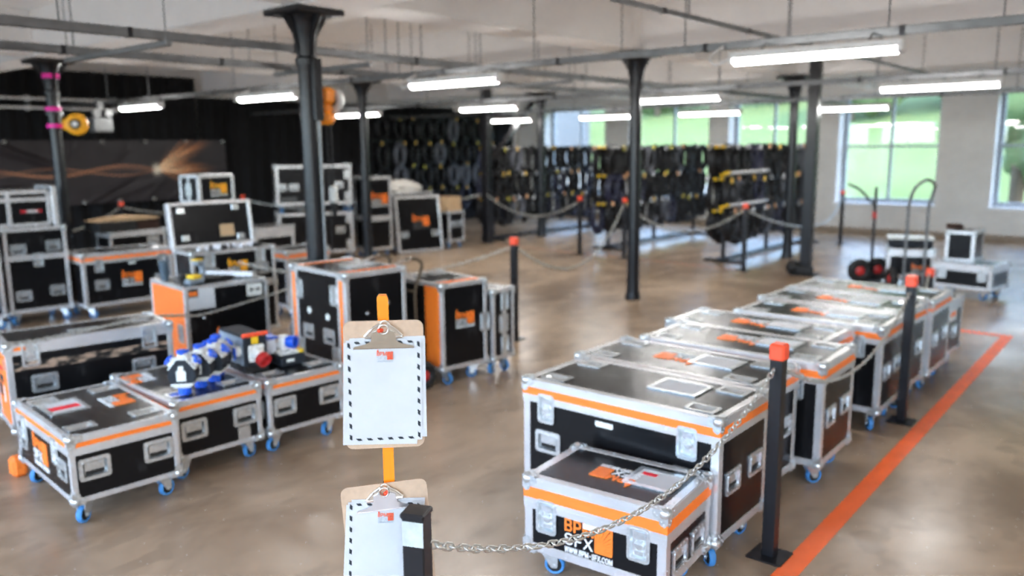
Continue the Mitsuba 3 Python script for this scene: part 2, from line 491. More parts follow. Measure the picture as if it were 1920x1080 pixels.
# ------------------------------------------------------------------ columns
def column(x, y, label):
    t = thing('iron_column', label, 'column')
    M = TT(place(x, y))
    part(t, 'shaft', shared('col_shaft', lambda: mesh(lathe([(0, 0), (0.105, 0), (0.105, 0.05), (0.088, 0.10), (0.083, 0.4), (0.076, 2.78), (0, 2.78)]), 'black_iron', 35)), M)

    def capm():
        prof = [(0, 2.78), (0.095, 2.78), (0.098, 2.83), (0.082, 2.85), (0.086, 2.95), (0.105, 3.06), (0.115, 3.08), (0.115, 3.10), (0.135, 3.16), (0.16, 3.19), (0, 3.19)]
        fins = []
        for k in range(4):
            fin = ext(Polygon([(0.06, 2.86), (0.085, 2.86), (0.12, 3.03), (0.235, 3.195), (0.06, 3.195)]), 0.03, -0.015)
            fin.apply_transform(mat4(V(1, 0, 0), V(0, 0, 1), V(0, -1, 0), V(0, 0, 0)))
            fins.append(moved(fin, rot=(90 * k, (0, 0, 1))))
        return mesh(cat([lathe(prof)] + fins), 'black_iron', 35)
    part(t, 'capital', shared('col_cap', capm), M)
    part(t, 'abacus', shared('col_abacus', lambda: mesh(cbox(-0.25, 0.25, -0.25, 0.25, 3.188, 3.24, 0.012), 'black_iron')), M)
    return t


COL = {'P1': (-11.78, 4.59), 'P2': (-6.10, 4.50), 'P3': (-5.76, 9.42), 'P8': (-11.60, 9.72), 'P5': (-5.66, 14.60), 'P7': (-11.56, 14.85)}
p1 = column(*COL['P1'], 'black iron column with three pink tape bands in front of the spark banner')
p2 = column(*COL['P2'], 'large black iron column with flared capital beside the orange chain hoist')
column(*COL['P3'], 'black iron column standing alone on the open floor in the middle')
column(*COL['P8'], 'black iron column behind the trunk stack, left of the leaning lid')
column(*COL['P5'], 'slender black iron column with flared top beside the square steel post')
column(*COL['P7'], 'far black iron column meeting the top of the diagonal brace')
x, y = COL['P1']
for z, dz in ((3.0, 0.06), (2.58, 0.05), (2.36, 0.05)):
    part(p1, 'tape_band', mesh(moved(lathe([(0.0, 0), (0.1 if z < 2.9 else 0.113, 0), (0.1 if z < 2.9 else 0.113, dz), (0, dz)], 20).slice_plane((0, 0, 0), (1, -0.4, 0), cap=False), (x, y, z)), 'pink_tape'), label='pink tape band')
part(p1, 'collar', mesh(moved(lathe([(0, 0), (0.11, 0), (0.11, 0.05), (0, 0.05)]), (x, y, 2.52)), 'black_iron', 35))
x, y = COL['P2']
part(p2, 'trunking', mesh(cbox(x + 0.075, x + 0.125, y - 0.02, y + 0.07, 2.30, 2.83, 0.006), 'black_post'))
part(p2, 'conduit', mesh(cyl((x + 0.10, y + 0.03, 0.0), (x + 0.10, y + 0.03, 2.30), 0.014, 10), 'galvanised', True), label='thin galvanised conduit')
# square steel posts
t = thing('steel_post', 'thick square black steel post right of the slender column, with a dark foot', 'post')
part(t, 'post', mesh(cbox(-4.75, -4.59, 12.77, 12.93, 0.02, ZB + 0.3, 0.008), 'black_post'))
part(t, 'foot', mesh(cbox(-4.86, -4.48, 12.66, 13.04, 0.0, 0.02, 0.004), 'black_post'))
part(t, 'foot_cover', mesh(cat([ball((-4.83, 12.74, 0.12), 0.12, 2, (1, 1, 1.0)), cbox(-4.86, -4.5, 12.66, 12.76, 0.02, 0.16, 0.02)]), 'rubber', True))
t = thing('steel_post', 'square black steel post at the near end of the left rack, carrying a diagonal brace', 'post')
part(t, 'post', mesh(cbox(-11.76, -11.58, 13.02, 13.20, 0.0, ZB + 0.02, 0.008), 'black_post'))
br = tube([(-11.67, 13.19, 1.72), (-11.60, 14.60, 3.02)], 0.075, 4)
part(t, 'brace', mesh(br, 'black_post'), label='diagonal brace')

# ------------------------------------------------------------------ ceiling services
def trunking(name, label, p0, p1, s=0.05, hang=(), mat='galvanised'):
    t = thing(name, label, 'cable trunking')
    p0, p1 = np.array(p0, float), np.array(p1, float)
    lo, hi = np.minimum(p0, p1) - s / 2, np.maximum(p0, p1) + s / 2
    ax = int(np.argmax(hi - lo))
    lo[ax], hi[ax] = min(p0[ax], p1[ax]), max(p0[ax], p1[ax])
    part(t, 'channel', mesh(cbox(lo[0], hi[0], lo[1], hi[1], lo[2], hi[2], 0.004), mat))
    L = hi[ax] - lo[ax]
    for k in range(int(L / 1.5)):
        c = p0.copy(); c[ax] = lo[ax] + 0.7 + 1.5 * k
        q0, q1 = c - s / 2 - 0.004, c + s / 2 + 0.004
        q0[ax], q1[ax] = c[ax] - 0.02, c[ax] + 0.02
        part(t, 'joint', mesh(cbox(q0[0], q1[0], q0[1], q1[1], q0[2], q1[2], 0.003), 'black_post'))
    for h in hang:
        c = p0.copy(); c[ax] = h
        if any(abs(c[1] - b) < 0.3 for b in BEAM_Y): top = ZB
        elif any(abs(c[0] - b) < 0.28 for b in BEAM_X): top = ZB + 0.02
        else: top = ZS
        part(t, 'hanger', mesh(cyl((c[0], c[1], c[2] + s / 2 - 0.005), (c[0], c[1], top), 0.007, 8), 'galvanised', True))
    return t


trunking('cable_trunking', 'upper of two galvanised trunkings entering from the upper left corner', (-6.42, -2.1, 2.95), (-6.42, 19.6, 2.95), 0.07, (1.2, 2.6, 6.2, 8.2, 11.5, 13.2, 16.5))
trunking('cable_trunking', 'lower of two galvanised trunkings entering from the upper left edge', (-7.65, -2.1, 2.92), (-7.65, 12.2, 2.92), 0.07, (1.4, 3.2, 6.8, 8.4, 11.0))
trunking('cable_trunking', 'galvanised trunking along the nearest row of lamps, rising to the top right', (-15.9, 6.32, 2.84), (5.9, 6.32, 2.84), 0.06, (-14, -12.6, -10.2, -8.7, -6.9, -5.0, -3.4, -1.8, 0.2))
trunking('cable_trunking', 'second galvanised trunking just beyond the nearest lamp row', (-12.5, 7.55, 2.99), (5.9, 7.55, 2.99), 0.06, (-10, -8, -6.8, -4.8, -3.0, -1.3))
trunking('cable_trunking', 'galvanised trunking over the middle row of lamps', (-15.9, 10.25, 2.80), (5.9, 10.25, 2.80), 0.06, (-14, -12.8, -10.5, -9.2, -7.9, -5.0, -3.0, -1.8))
trunking('cable_trunking', 'galvanised trunking over the far row of lamps', (-15.9, 14.25, 2.80), (5.9, 14.25, 2.80), 0.06, (-12.8, -10.2, -8, -6.4, -4.2, -2.2))
trunking('cable_trunking', 'thin conduit running down the hall above the open floor', (-3.2, 4.9, 3.05), (-3.2, 14.4, 3.05), 0.035, (6.0, 8.0, 11.0, 13.0))
trunking('cable_trunking', 'thin conduit running down the hall over the cable racks', (-9.3, 4.9, 3.08), (-9.3, 19.5, 3.08), 0.04, (6.0, 8.0, 11.0, 13.0, 16.0))
for z, nm in ((2.97, 'upper'), (2.81, 'lower')):
    t = thing('wall_pipe', f'{nm} of two pale pipes crossing the black drape above the spark banner', 'pipe')
    part(t, 'pipe', mesh(cyl((-15.9, 1.0, z), (-15.9, 7.6, z), 0.026, 10), 'conduit_white', True))
    for yy in (1.5, 3.6, 5.8, 7.3):
        part(t, 'bracket', mesh(cbox(-16.06, -15.88, yy - 0.02, yy + 0.02, z - 0.05, z + 0.05, 0.004), 'conduit_white'))


def strut_piece(label, x0, x1, y, z, mat='galvanised'):
    t = thing('hanging_strut', label, 'bracket')
    part(t, 'strut', mesh(cbox(min(x0, x1), max(x0, x1), y - 0.025, y + 0.025, z - 0.022, z + 0.022, 0.004), mat))
    for xx in (x0 + 0.04 * np.sign(x1 - x0), x1 - 0.04 * np.sign(x1 - x0)):
        part(t, 'rod', mesh(cyl((xx, y, z), (xx, y, ZS), 0.006, 8), 'galvanised', True))


strut_piece('short galvanised strut under the ceiling at upper left, crossing both trunkings', -7.95, -6.1, 3.25, 2.86)
strut_piece('short galvanised strut beside the large column under the ceiling', -7.9, -6.3, 5.4, 2.86)
strut_piece('short dark strut hanging at the top middle of the ceiling', -3.4, -2.6, 5.3, 3.3, 'black_post')
strut_piece('short strut hanging above the open floor left of the lone column', -8.0, -6.2, 8.6, 2.86)

# ------------------------------------------------------------------ lamps
scene['lamp_glow'] = {'type': 'diffuse', 'reflectance': rgb(0.8, 0.8, 0.8)}


def lamp(x, y, z, label, group, L=1.2, flex=True):
    t = thing('batten_lamp', label, 'lamp', group)
    part(t, 'housing', mesh(cbox(x - L / 2, x + L / 2, y - 0.05, y + 0.05, z + 0.012, z + 0.062, 0.012), 'conduit_white'))
    a = np.linspace(math.pi, 2 * math.pi, 9)
    prof = np.stack([0.045 * np.cos(a), 0.052 * np.sin(a)], 1)
    n = len(prof)
    v = np.vstack([np.c_[np.full(n, s), prof] for s in (-L / 2 + 0.02, L / 2 - 0.02)] + [[[-L / 2 + 0.02, 0, 0]], [[L / 2 - 0.02, 0, 0]]])
    f = []
    for i in range(n - 1):
        f += [(i, n + i + 1, n + i), (i, i + 1, n + i + 1), (2 * n, i + 1, i), (2 * n + 1, n + i, n + i + 1)]
    m = trimesh.Trimesh(v + [x, y, z + 0.01], f, process=False)
    if m.face_normals[0] @ (m.triangles_center[0] - V(x, y, z + 0.2)) < 0: m.invert()
    sh = mesh(m, 'lamp_glow')
    sh['emitter'] = {'type': 'area', 'radiance': rgb(LAMP, LAMP * 0.985, LAMP * 0.955)}
    part(t, 'diffuser', sh)
    for s in (-1, 1):
        part(t, 'end_cap', mesh(cbox(x + s * L / 2 - 0.02, x + s * L / 2 + 0.02, y - 0.052, y + 0.052, z - 0.035, z + 0.06, 0.012), 'conduit_white'))
        zt = {6.0: 2.87, 10.0: 2.83, 14.0: 2.83}.get(y, 2.87)
        part(t, 'hanger', mesh(tube([(x + s * L * 0.32, y, z + 0.055), (x + s * L * 0.32, y + 0.10, zt - 0.06), (x + s * L * 0.32, y + 0.30, zt - 0.06)], 0.008, 6), 'galvanised', True))
    if flex:
        part(t, 'flex', mesh(tube(curve([(x - L / 2 + 0.02, y, z + 0.03), (x - L / 2 - 0.13, y, z - 0.02), (x - L / 2 - 0.24, y + 0.1, z + 0.05), (x - L / 2 - 0.22, y + 0.28, z + 0.14)], 18), 0.011, 6), 'conduit_white', True))


for xx, nm in ((-2.22, 'large glowing batten lamp nearest the camera at upper right'), (-5.77, 'glowing batten lamp just right of the large column'), (-8.97, 'glowing batten lamp just left of the large column'), (-12.25, 'glowing batten lamp over the left drape beside the emergency light')):
    lamp(xx, 6.0, 2.69, nm, 'lamps of the nearest row')
for xx, nm in ((-2.29, 'glowing batten lamp in front of the right hand window'), (-5.45, 'glowing batten lamp just right of the lone middle column'), (-8.85, 'glowing batten lamp above the left cable rack, in front of the square post'), (-12.07, 'glowing batten lamp partly behind the rear column, below the orange hoist')):
    lamp(xx, 10.0, 2.665, nm, 'lamps of the middle row')
for xx, nm in ((-4.5, 'far glowing batten lamp just right of the thick square post'), (-7.0, 'far glowing batten lamp above the middle of the racks, left of the slender column'), (-9.27, 'far glowing batten lamp just left of the lone middle column'), (-11.76, 'far glowing batten lamp crossed by the diagonal brace')):
    lamp(xx, 14.0, 2.625, nm, 'lamps of the far row', flex=False)

for yy, xs_ in ((2.0, (1.4, 4.9)), (-1.0, (-9.0, -5.77, -2.22, 1.4, 4.9))):
    for k, xx in enumerate(xs_):
        lamp(xx, yy, 2.69, f'batten lamp behind the camera, {ORD[k]} from the left in the {"front" if yy > 0 else "rear"} row', 'lamps behind the camera', flex=False)

# emergency twin spot
t = thing('emergency_light', 'grey twin-spot emergency light hanging in front of the black drape', 'emergency light')
ex, ey, ez = -13.0, 5.73, 2.33
part(t, 'box', mesh(cbox(ex - 0.09, ex + 0.09, ey - 0.15, ey + 0.15, ez, ez + 0.22, 0.02), 'beacon_grey'))
for s in (-1, 1):
    part(t, 'spot', mesh(cat([moved(lathe([(0, 0), (0.05, 0), (0.06, 0.08), (0, 0.08)]), (0, 0, 0), (90, (0, 1, 0)))]).apply_translation((ex + 0.02, ey + s * 0.09, ez + 0.29)), 'beacon_grey', 35))
part(t, 'bracket', mesh(cat([cbox(ex - 0.02, ex + 0.02, ey - 0.12, ey + 0.12, ez + 0.2, ez + 0.26, 0.004), cbox(ex - 0.03, ex + 0.03, ey - 0.05, ey + 0.05, ez + 0.24, ez + 0.48, 0.006), cbox(ex - 0.03, ex + 0.03, ey - 0.05, ey + 0.62, ez + 0.46, ez + 0.485, 0.004)]), 'beacon_grey'))

# chain hoists
t = thing('chain_hoist', 'round orange chain hoist mounted beside the pink-taped column', 'hoist')
hx, hy, hz = -11.42, 4.72, 2.40
dm = lathe([(0, -0.09), (0.09, -0.09), (0.135, -0.06), (0.145, 0.0), (0.135, 0.06), (0.09, 0.09), (0, 0.09)], 28)
dm.apply_transform(mat4(V(0.55, 0.83, 0), V(0, 0, 1), V(0.83, -0.55, 0), V(hx, hy, hz)))
part(t, 'drum', mesh(dm, 'amber', 40))
dm = lathe([(0, 0.08), (0.065, 0.08), (0.065, 0.115), (0, 0.115)], 20)
dm.apply_transform(mat4(V(0.55, 0.83, 0), V(0, 0, 1), V(0.83, -0.55, 0), V(hx, hy, hz)))
part(t, 'hub', mesh(dm, 'rubber', 40))
dm = lathe([(0, 0.11), (0.035, 0.11), (0.035, 0.125), (0, 0.125)], 16)
dm.apply_transform(mat4(V(0.55, 0.83, 0), V(0, 0, 1), V(0.83, -0.55, 0), V(hx, hy, hz)))
part(t, 'badge', mesh(dm, 'white', 40))
part(t, 'arm', mesh(cat([cbox(-11.70, hx - 0.05, hy - 0.07, hy + 0.02, hz - 0.07, hz + 0.07, 0.01)]), 'amber'))
t = thing('chain_hoist', 'orange chain hoist with a pale disc hanging right of the large column', 'hoist')
hx, hy, hz = -6.14, 4.74, 2.43
part(t, 'body', mesh(cat([cbox(hx - 0.09, hx + 0.07, hy - 0.09, hy + 0.05, hz + 0.02, hz + 0.17, 0.03), cbox(hx - 0.06, hx + 0.04, hy - 0.06, hy + 0.03, hz - 0.05, hz + 0.03, 0.015), cbox(hx - 0.08, hx + 0.06, hy - 0.08, hy + 0.05, hz - 0.16, hz - 0.04, 0.035)]), 'hoist_orange', 25))
dm = lathe([(0, 0), (0.10, 0), (0.11, 0.03), (0.09, 0.06), (0, 0.06)], 24)
dm.apply_transform(mat4(V(0, 0, 1), V(1, 0, 0), V(0, 1, 0), V(hx, hy + 0.06, hz + 0.06)))
part(t, 'disc', mesh(dm, 'plug_white', 40))
dm = lathe([(0, 0), (0.05, 0), (0.05, 0.02), (0, 0.02)], 24)
dm.apply_transform(mat4(V(0, 0, 1), V(1, 0, 0), V(0, 1, 0), V(hx, hy + 0.045, hz + 0.06)))
part(t, 'gearcase', mesh(dm, 'rubber', 40))
part(t, 'bracket', mesh(cbox(-6.16, -6.11, 4.56, 4.72, hz + 0.05, hz + 0.12, 0.006), 'black_post'))
part(t, 'cable', mesh(cat([cyl((hx - 0.03, hy, hz - 0.15), (hx - 0.03, hy, 1.10), 0.006, 6), cyl((hx + 0.03, hy, hz - 0.15), (hx + 0.03, hy, 1.68), 0.008, 6)]), 'rubber', True))
part(t, 'pendant', mesh(cat([cbox(hx - 0.01, hx + 0.07, hy - 0.04, hy + 0.03, 1.56, 1.72, 0.02)]), 'plug_white'), label='pale hand control')
part(t, 'strain_relief', mesh(lathe([(0, 1.44), (0.02, 1.44), (0.03, 1.56), (0, 1.56)], 12).apply_translation((hx + 0.03, hy, 0)), 'rubber', 40))

# ------------------------------------------------------------------ banner
def banner():
    ny, nz = 240, 48
    y, z = np.linspace(BY0, BY1, ny), np.linspace(BZ0, BZ1, nz)
    Y, Z = np.meshgrid(y, z, indexing='ij')
    w = 0.010 * np.sin(Y * 2.1)
    for (ya, za, yb, zb, a, s) in ((4.9, 2.2, 6.2, 1.75, .022, .06), (5.15, 2.2, 6.05, 1.8, .03, .05), (4.4, 2.2, 5.2, 1.6, .03, .08), (6.6, 1.06, 7.6, 1.6, .02, .045), (6.9, 1.08, 8.0, 1.45, .014, .05),
                                   (6.5, 2.2, 6.3, 1.9, .012, .05), (7.2, 1.85, 7.5, 2.1, .012, .05), (8.3, 1.1, 8.7, 1.35, .012, .05), (7.8, 1.15, 8.2, 1.5, .012, .05), (4.0, 1.3, 5.5, 1.5, .02, .06), (5.5, 1.2, 6.1, 1.5, .015, .05)):
        d = np.array([yb - ya, zb - za]); L = np.hypot(*d); d /= L
        q = (Y - ya) * d[0] + (Z - za) * d[1]
        n = -(Y - ya) * d[1] + (Z - za) * d[0]
        w += 1.5 * a * np.exp(-(n / s) ** 2) * np.exp(-((q - L / 2) / (0.55 * L)) ** 4)
    Xf = -15.93 + w
    v1 = np.stack([Xf, Y, Z], -1).reshape(-1, 3)
    v = np.vstack([v1, v1 - [0.004, 0, 0]])
    m, k, f = len(v1), nz, []
    for i in range(ny - 1):
        for j in range(nz - 1):
            a, b, c, d = i * k + j, (i + 1) * k + j, (i + 1) * k + j + 1, i * k + j + 1
            f += [(a, b, c), (a, c, d), (m + a, m + c, m + b), (m + a, m + d, m + c)]
    return trimesh.Trimesh(v, f, process=False)


t = thing('spark_banner', 'wide dark vinyl banner printed with a flying shower of sparks', 'banner')
part(t, 'sheet', mesh(banner(), 'banner_print', True))
gr = shared('grommet', lambda: mesh(moved(trimesh.creation.torus(0.024, 0.009, 14, 8), rot=(90, (0, 1, 0))), 'chrome', True))
for yy in np.linspace(BY0 + 0.08, BY1 - 0.06, 8):
    part(t, 'grommet', gr, T().translate([-15.905, float(yy), BZ1 - 0.03]))
for yy in np.linspace(BY0 + 0.3, BY1 - 0.3, 9):
    part(t, 'grommet', gr, T().translate([-15.905, float(yy), BZ0 + 0.04]))

# ------------------------------------------------------------------ bollards and chains
def bollard(x, y, label, cap=True, h=1.11, group='capped bollards of the chain barrier', yaw=0.0, floor=True):
    t = thing('bollard', label, 'bollard', group)
    M = TT(place(x, y, 0, yaw))
    part(t, 'post', shared(f'bol_post{h}', lambda: mesh(cbox(-0.032, 0.032, -0.032, 0.032, 0.008, h - 0.06 if cap else h, 0.004), 'black_post')), M)
    part(t, 'base_plate', shared('bol_base', lambda: mesh(cbox(-0.09, 0.09, -0.09, 0.09, 0, 0.01, 0.003), 'black_post')), M)
    if cap:
        part(t, 'cap', shared(f'bol_cap{h}', lambda: mesh(cbox(-0.038, 0.038, -0.038, 0.038, h - 0.085, h, 0.010), 'cap_red')), M, label='orange-red cap')
    return t


bollard(-1.48, 3.78, 'orange-capped black bollard beside the nearest trunks of the right row')
bollard(-1.53, 6.36, 'orange-capped black bollard beside the far end of the right trunk row')
bollard(-5.52, 6.62, 'orange-capped black bollard standing just right of the white-labelled case group at centre left')
bollard(-5.62, 12.64, 'orange-capped black bollard in front of the right cable rack')
bollard(-8.03, 12.81, 'orange-capped black bollard just left of the lone middle column')
bollard(-9.04, 12.82, 'orange-capped black bollard second left of the lone middle column')
bollard(-5.57, 17.22, 'thin far bollard in front of the pale window reveal', h=1.11)
bollard(-15.4, 7.02, 'orange-capped bollard below the spark banner', h=1.11)
bollard(-15.3, 9.5, 'orange-capped bollard right of the spark banner behind the open-lid trunk', h=1.11)
bollard(-2.0, 9.0, 'small bollard with dull red cap at the far right end of the trunk row', h=0.80, group='capped bollards of the chain barrier')
# the near bollard, cap worn off one face
t = thing('bollard', 'close black bollard at the bottom of the picture with a worn grey label', 'bollard')
M = place(-1.511, 1.395, 0, 24)
part(t, 'post', mesh(cbox(-0.031, 0.031, -0.031, 0.031, 0.008, 1.098, 0.004), 'black_post'), TT(M))
part(t, 'lid', mesh(cbox(-0.035, 0.035, -0.035, 0.035, 1.094, 1.112, 0.005), 'black_post'), TT(M), label='flat black plastic lid')
part(t, 'base_plate', mesh(cbox(-0.11, 0.11, -0.11, 0.11, 0, 0.01, 0.003), 'black_post'), TT(M))
scene['label_worn'] = {'type': 'twosided', 'bsdf': {'type': 'principled', 'base_color': proc(lambda p, n, uv: mix((0.33, 0.35, 0.34), (0.50, 0.52, 0.50), fbm(p.x * 60, p.y * 60, p.z * 40, 3))), 'roughness': 0.5}}
part(t, 'worn_label', mesh(cat([cbox(-0.029, 0.031, -0.0325, -0.031, 1.020, 1.090)]), 'label_worn'), TT(M), label='worn grey tape wrapped round the top')

LINK = {}


def link_mesh(pitch, wire, n=14, k=6):
    a = np.linspace(0, 2 * np.pi, n, endpoint=False)
    L, W = pitch + 2 * wire, 0.66 * pitch
    half, rad = (L - W) / 2, (W - wire * 2) / 2 + wire * 0.0
    rad = W / 2
    x = np.sign(np.cos(a)) * (L / 2 - rad) + rad * np.cos(a)
    y = rad * np.sin(a)
    c = np.stack([x, y, 0 * a], 1)
    c = np.vstack([c, c[:1]])
    return tube(c, wire, k, cap=False)


def sag(p0, p1, drop, n):
    s = np.linspace(0, 1, n)[:, None]
    p = np.array(p0) * (1 - s) + np.array(p1) * s
    p[:, 2] -= 4 * drop * (s * (1 - s))[:, 0]
    return p


def frames_along(path, pitch):
    seg = np.linalg.norm(np.diff(path, axis=0), axis=1)
    cum = np.concatenate([[0], np.cumsum(seg)])
    n = int(cum[-1] / pitch)
    s = (np.arange(n) + 0.5) * cum[-1] / n
    pts = np.stack([np.interp(s, cum, path[:, i]) for i in range(3)], 1)
    tg = np.stack([np.interp(s + 1e-3, cum, path[:, i]) - np.interp(s - 1e-3, cum, path[:, i]) for i in range(3)], 1)
    tg /= np.linalg.norm(tg, axis=1, keepdims=True)
    for i, (q, d) in enumerate(zip(pts, tg)):
        a = np.cross([0, 0, 1.0], d)
        a /= np.linalg.norm(a) + 1e-9
        b = np.cross(d, a)
        th = math.radians(100 + 90 * (i % 2) + 16 * math.sin(i * 1.7))
        u = math.cos(th) * a + math.sin(th) * b
        yield mat4(d, u, np.cross(d, u), q)


def chain(label, path, pitch=0.030, wire=0.0037, links=False, mat='chain_steel'):
    t = thing('chain', label, 'chain')
    path = np.asarray(path, float)
    if links:
        sh = shared(f'link{pitch}{wire}', lambda: mesh(link_mesh(pitch, wire, 18, 7), mat, True))
        for M in frames_along(path, pitch):
            part(t, 'link', sh, TT(M))
    else:
        base = link_mesh(pitch, wire, 8, 4)
        ms = []
        for M in frames_along(path, pitch):
            m = base.copy(); m.apply_transform(M); ms.append(m)
        put(t, mesh(cat(ms), mat, True))
    return t


chain('steel chain hanging from the close bollard across the small front trunk', sag((-1.495, 1.425, 1.005), (-1.487, 3.745, 0.985), 0.295, 60), 0.031, 0.0037, links=True)
chain('steel chain between the two bollards along the right side of the trunk row', sag((-1.483, 3.815, 0.985), (-1.53, 6.325, 0.985), 0.30, 40), 0.03, 0.0042)
chain('steel chain leading on from the second bollard to the end of the trunk row', sag((-1.53, 6.40, 0.985), (-2.0, 8.965, 0.75), 0.16, 40), 0.03, 0.0042)
chain('steel chain sagging over the open floor towards the bollard by the lone column', sag((-5.52, 6.66, 1.0), (-8.03, 12.775, 1.0), 0.62, 50), 0.05, 0.0065)
chain('steel chain rising from the small end case to the centre bollard', sag((-5.55, 6.585, 1.0), (-6.9, 4.2, 1.0), 0.22, 40), 0.045, 0.006)
chain('steel chain swagging left from the bollard in front of the right rack', sag((-5.655, 12.64, 1.0), (-8.0, 12.81, 1.0), 0.42, 40), 0.05, 0.0075)
chain('steel chain swagging from the front rack bollard to the far bollard', sag((-5.62, 12.68, 1.0), (-5.57, 17.185, 1.0), 0.42, 40) + np.c_[0.30 * np.sin(np.linspace(0, np.pi, 40)), np.zeros((40, 2))], 0.05, 0.0085)
chain('steel chain swagging right from the diagonal-braced post', sag((-11.57, 13.0, 1.05), (-9.075, 12.82, 1.0), 0.35, 40), 0.05, 0.0075)
chain('steel chain across the leaning lid to the diagonal-braced post', sag((-15.28, 9.54, 1.0), (-11.77, 13.0, 1.05), 0.30, 40), 0.05, 0.0075)
chain('steel chain right of the bollard below the spark banner', sag((-15.4, 7.06, 1.0), (-15.3, 9.465, 1.0), 0.18, 40), 0.05, 0.008)
chain('steel chain draped between the tall case and the bollard below the banner', sag((-12.6, 3.9, 1.0), (-15.4, 6.985, 1.0), 0.25, 40), 0.05, 0.008)
LCH = curve([(-5.80, 1.05, 0.93), (-5.93, 1.87, 0.806), (-6.01, 2.35, 0.788), (-6.12, 2.89, 0.787), (-6.56, 3.40, 0.665), (-6.62, 3.62, 0.625), (-6.62, 4.0, 0.66), (-6.64, 4.55, 0.73), (-6.75, 5.1, 0.84)], 80)
chain('steel chain lying over the long trunk and across the front of the orange-sided case', LCH, 0.030, 0.0050)

# ------------------------------------------------------------------ flight case kit
def frustum(w0, h0, w1, h1, z0, z1, r=0.012):
    """Sloping wall between two rounded rectangles, and the floor of the smaller one."""
    a = np.array(rrect(w0, h0, r).exterior.coords)[:-1]
    b = np.array(rrect(w1, h1, r * 0.7).exterior.coords)[:-1]
    n = len(a)
    v = np.vstack([np.c_[a, np.full(n, z0)], np.c_[b, np.full(n, z1)], [[0, 0, z1]]])
    f = []
    for i in range(n):
        j = (i + 1) % n
        f += [(i, j, n + j), (i, n + j, n + i), (n + i, n + j, 2 * n)]
    return trimesh.Trimesh(v, f, process=False)


def item_latch():
    """Butterfly latch 112 x 168 mm in a raised dish, in the frame u right, v up, n out."""
    plate = rrect(0.112, 0.168, 0.020).difference(rrect(0.084, 0.136, 0.012))
    rim = rrect(0.092, 0.144, 0.014).difference(rrect(0.080, 0.132, 0.012))
    body = [ext(plate, 0.005), ext(rim, 0.0125), ext(rrect(0.084, 0.136, 0.012), 0.001), cbox(-0.030, 0.030, 0.020, 0.060, 0.001, 0.006, 0.002), cbox(-0.024, 0.024, -0.060, -0.034, 0.001, 0.007, 0.002),
            cbox(-0.014, 0.014, -0.036, 0.022, 0.001, 0.004, 0.001), moved(lathe([(0, 0), (0.024, 0), (0.022, 0.007), (0, 0.009)], 16), (0, -0.006, 0.0)), cbox(-0.023, 0.023, -0.012, 0.000, 0.006, 0.0125, 0.002)]
    for sx in (-1, 1):
        for v in (-0.07, -0.03, 0.03, 0.07):
            body.append(ball((sx * 0.051, v, 0.005), 0.0035, 1))
    return mesh(cat(body), 'zinc', 30)


def item_deep_latch():
    """Butterfly latch sunk into the boards: flange, rim, sloping dish and the turning key."""
    plate = rrect(0.112, 0.168, 0.020).difference(rrect(0.084, 0.136, 0.012))
    rim = rrect(0.094, 0.146, 0.014).difference(rrect(0.083, 0.135, 0.012))
    body = [ext(plate, 0.004), ext(rim, 0.007), frustum(0.084, 0.136, 0.070, 0.122, 0.004, -0.013), cbox(-0.028, 0.028, 0.022, 0.056, -0.013, -0.004, 0.002), cbox(-0.022, 0.022, -0.056, -0.034, -0.013, -0.003, 0.002),
            cbox(-0.013, 0.013, -0.036, 0.024, -0.013, -0.008, 0.001), moved(lathe([(0, -0.013), (0.025, -0.013), (0.022, -0.003), (0, -0.001)], 16), (0, -0.006, 0.0)), cbox(-0.024, 0.024, -0.012, 0.000, -0.003, 0.005, 0.002)]
    for sx in (-1, 1):
        for v in (-0.07, -0.03, 0.03, 0.07):
            body.append(ball((sx * 0.051, v, 0.004), 0.0035, 1))
    return mesh(cat(body), 'zinc', 30)


def item_handle():
    """Sunk spring handle 170 x 128 mm: flange, sloping dish, sprung flap; the rubber grip is a part of its own."""
    plate = rrect(0.170, 0.128, 0.018).difference(rrect(0.128, 0.086, 0.012))
    rim = rrect(0.136, 0.094, 0.014).difference(rrect(0.127, 0.085, 0.012))
    riv = [ball((x, y, 0.005), 0.0036, 1) for x in (-0.072, -0.036, 0, 0.036, 0.072) for y in (-0.055, 0.055)] + [ball((sx * 0.077, y, 0.005), 0.0036, 1) for sx in (-1, 1) for y in (-0.02, 0.02)]
    fl = cbox(-0.052, 0.052, -0.012, 0.036, -0.006, -0.004, 0.0005)
    sides = [cbox(q - 0.0015, q + 0.0015, -0.036, 0.0, -0.014, -0.002, 0.0005) for q in (-0.052, 0.052)]
    return mesh(cat([ext(plate, 0.005), ext(rim, 0.008), frustum(0.127, 0.085, 0.112, 0.074, 0.003, -0.021), fl] + sides + [ball((x, 0.026, -0.004), 0.004, 1) for x in (-0.03, 0.03)] + riv), 'zinc', 30)


def item_grip():
    return mesh(cbox(-0.051, 0.051, -0.034, -0.011, -0.013, -0.001, 0.005), 'rubber', 30)


def item_cup():
    """Sunk castor dish in a lid."""
    plate = rrect(0.165, 0.115, 0.016).difference(rrect(0.125, 0.075, 0.014))
    return mesh(cat([ext(plate, 0.004), frustum(0.125, 0.075, 0.085, 0.045, 0.004, -0.018, 0.014)] + [ball((sx * 0.072, sy * 0.047, 0.004), 0.0035, 1) for sx in (-1, 1) for sy in (-1, 1)]), 'zinc', 30)


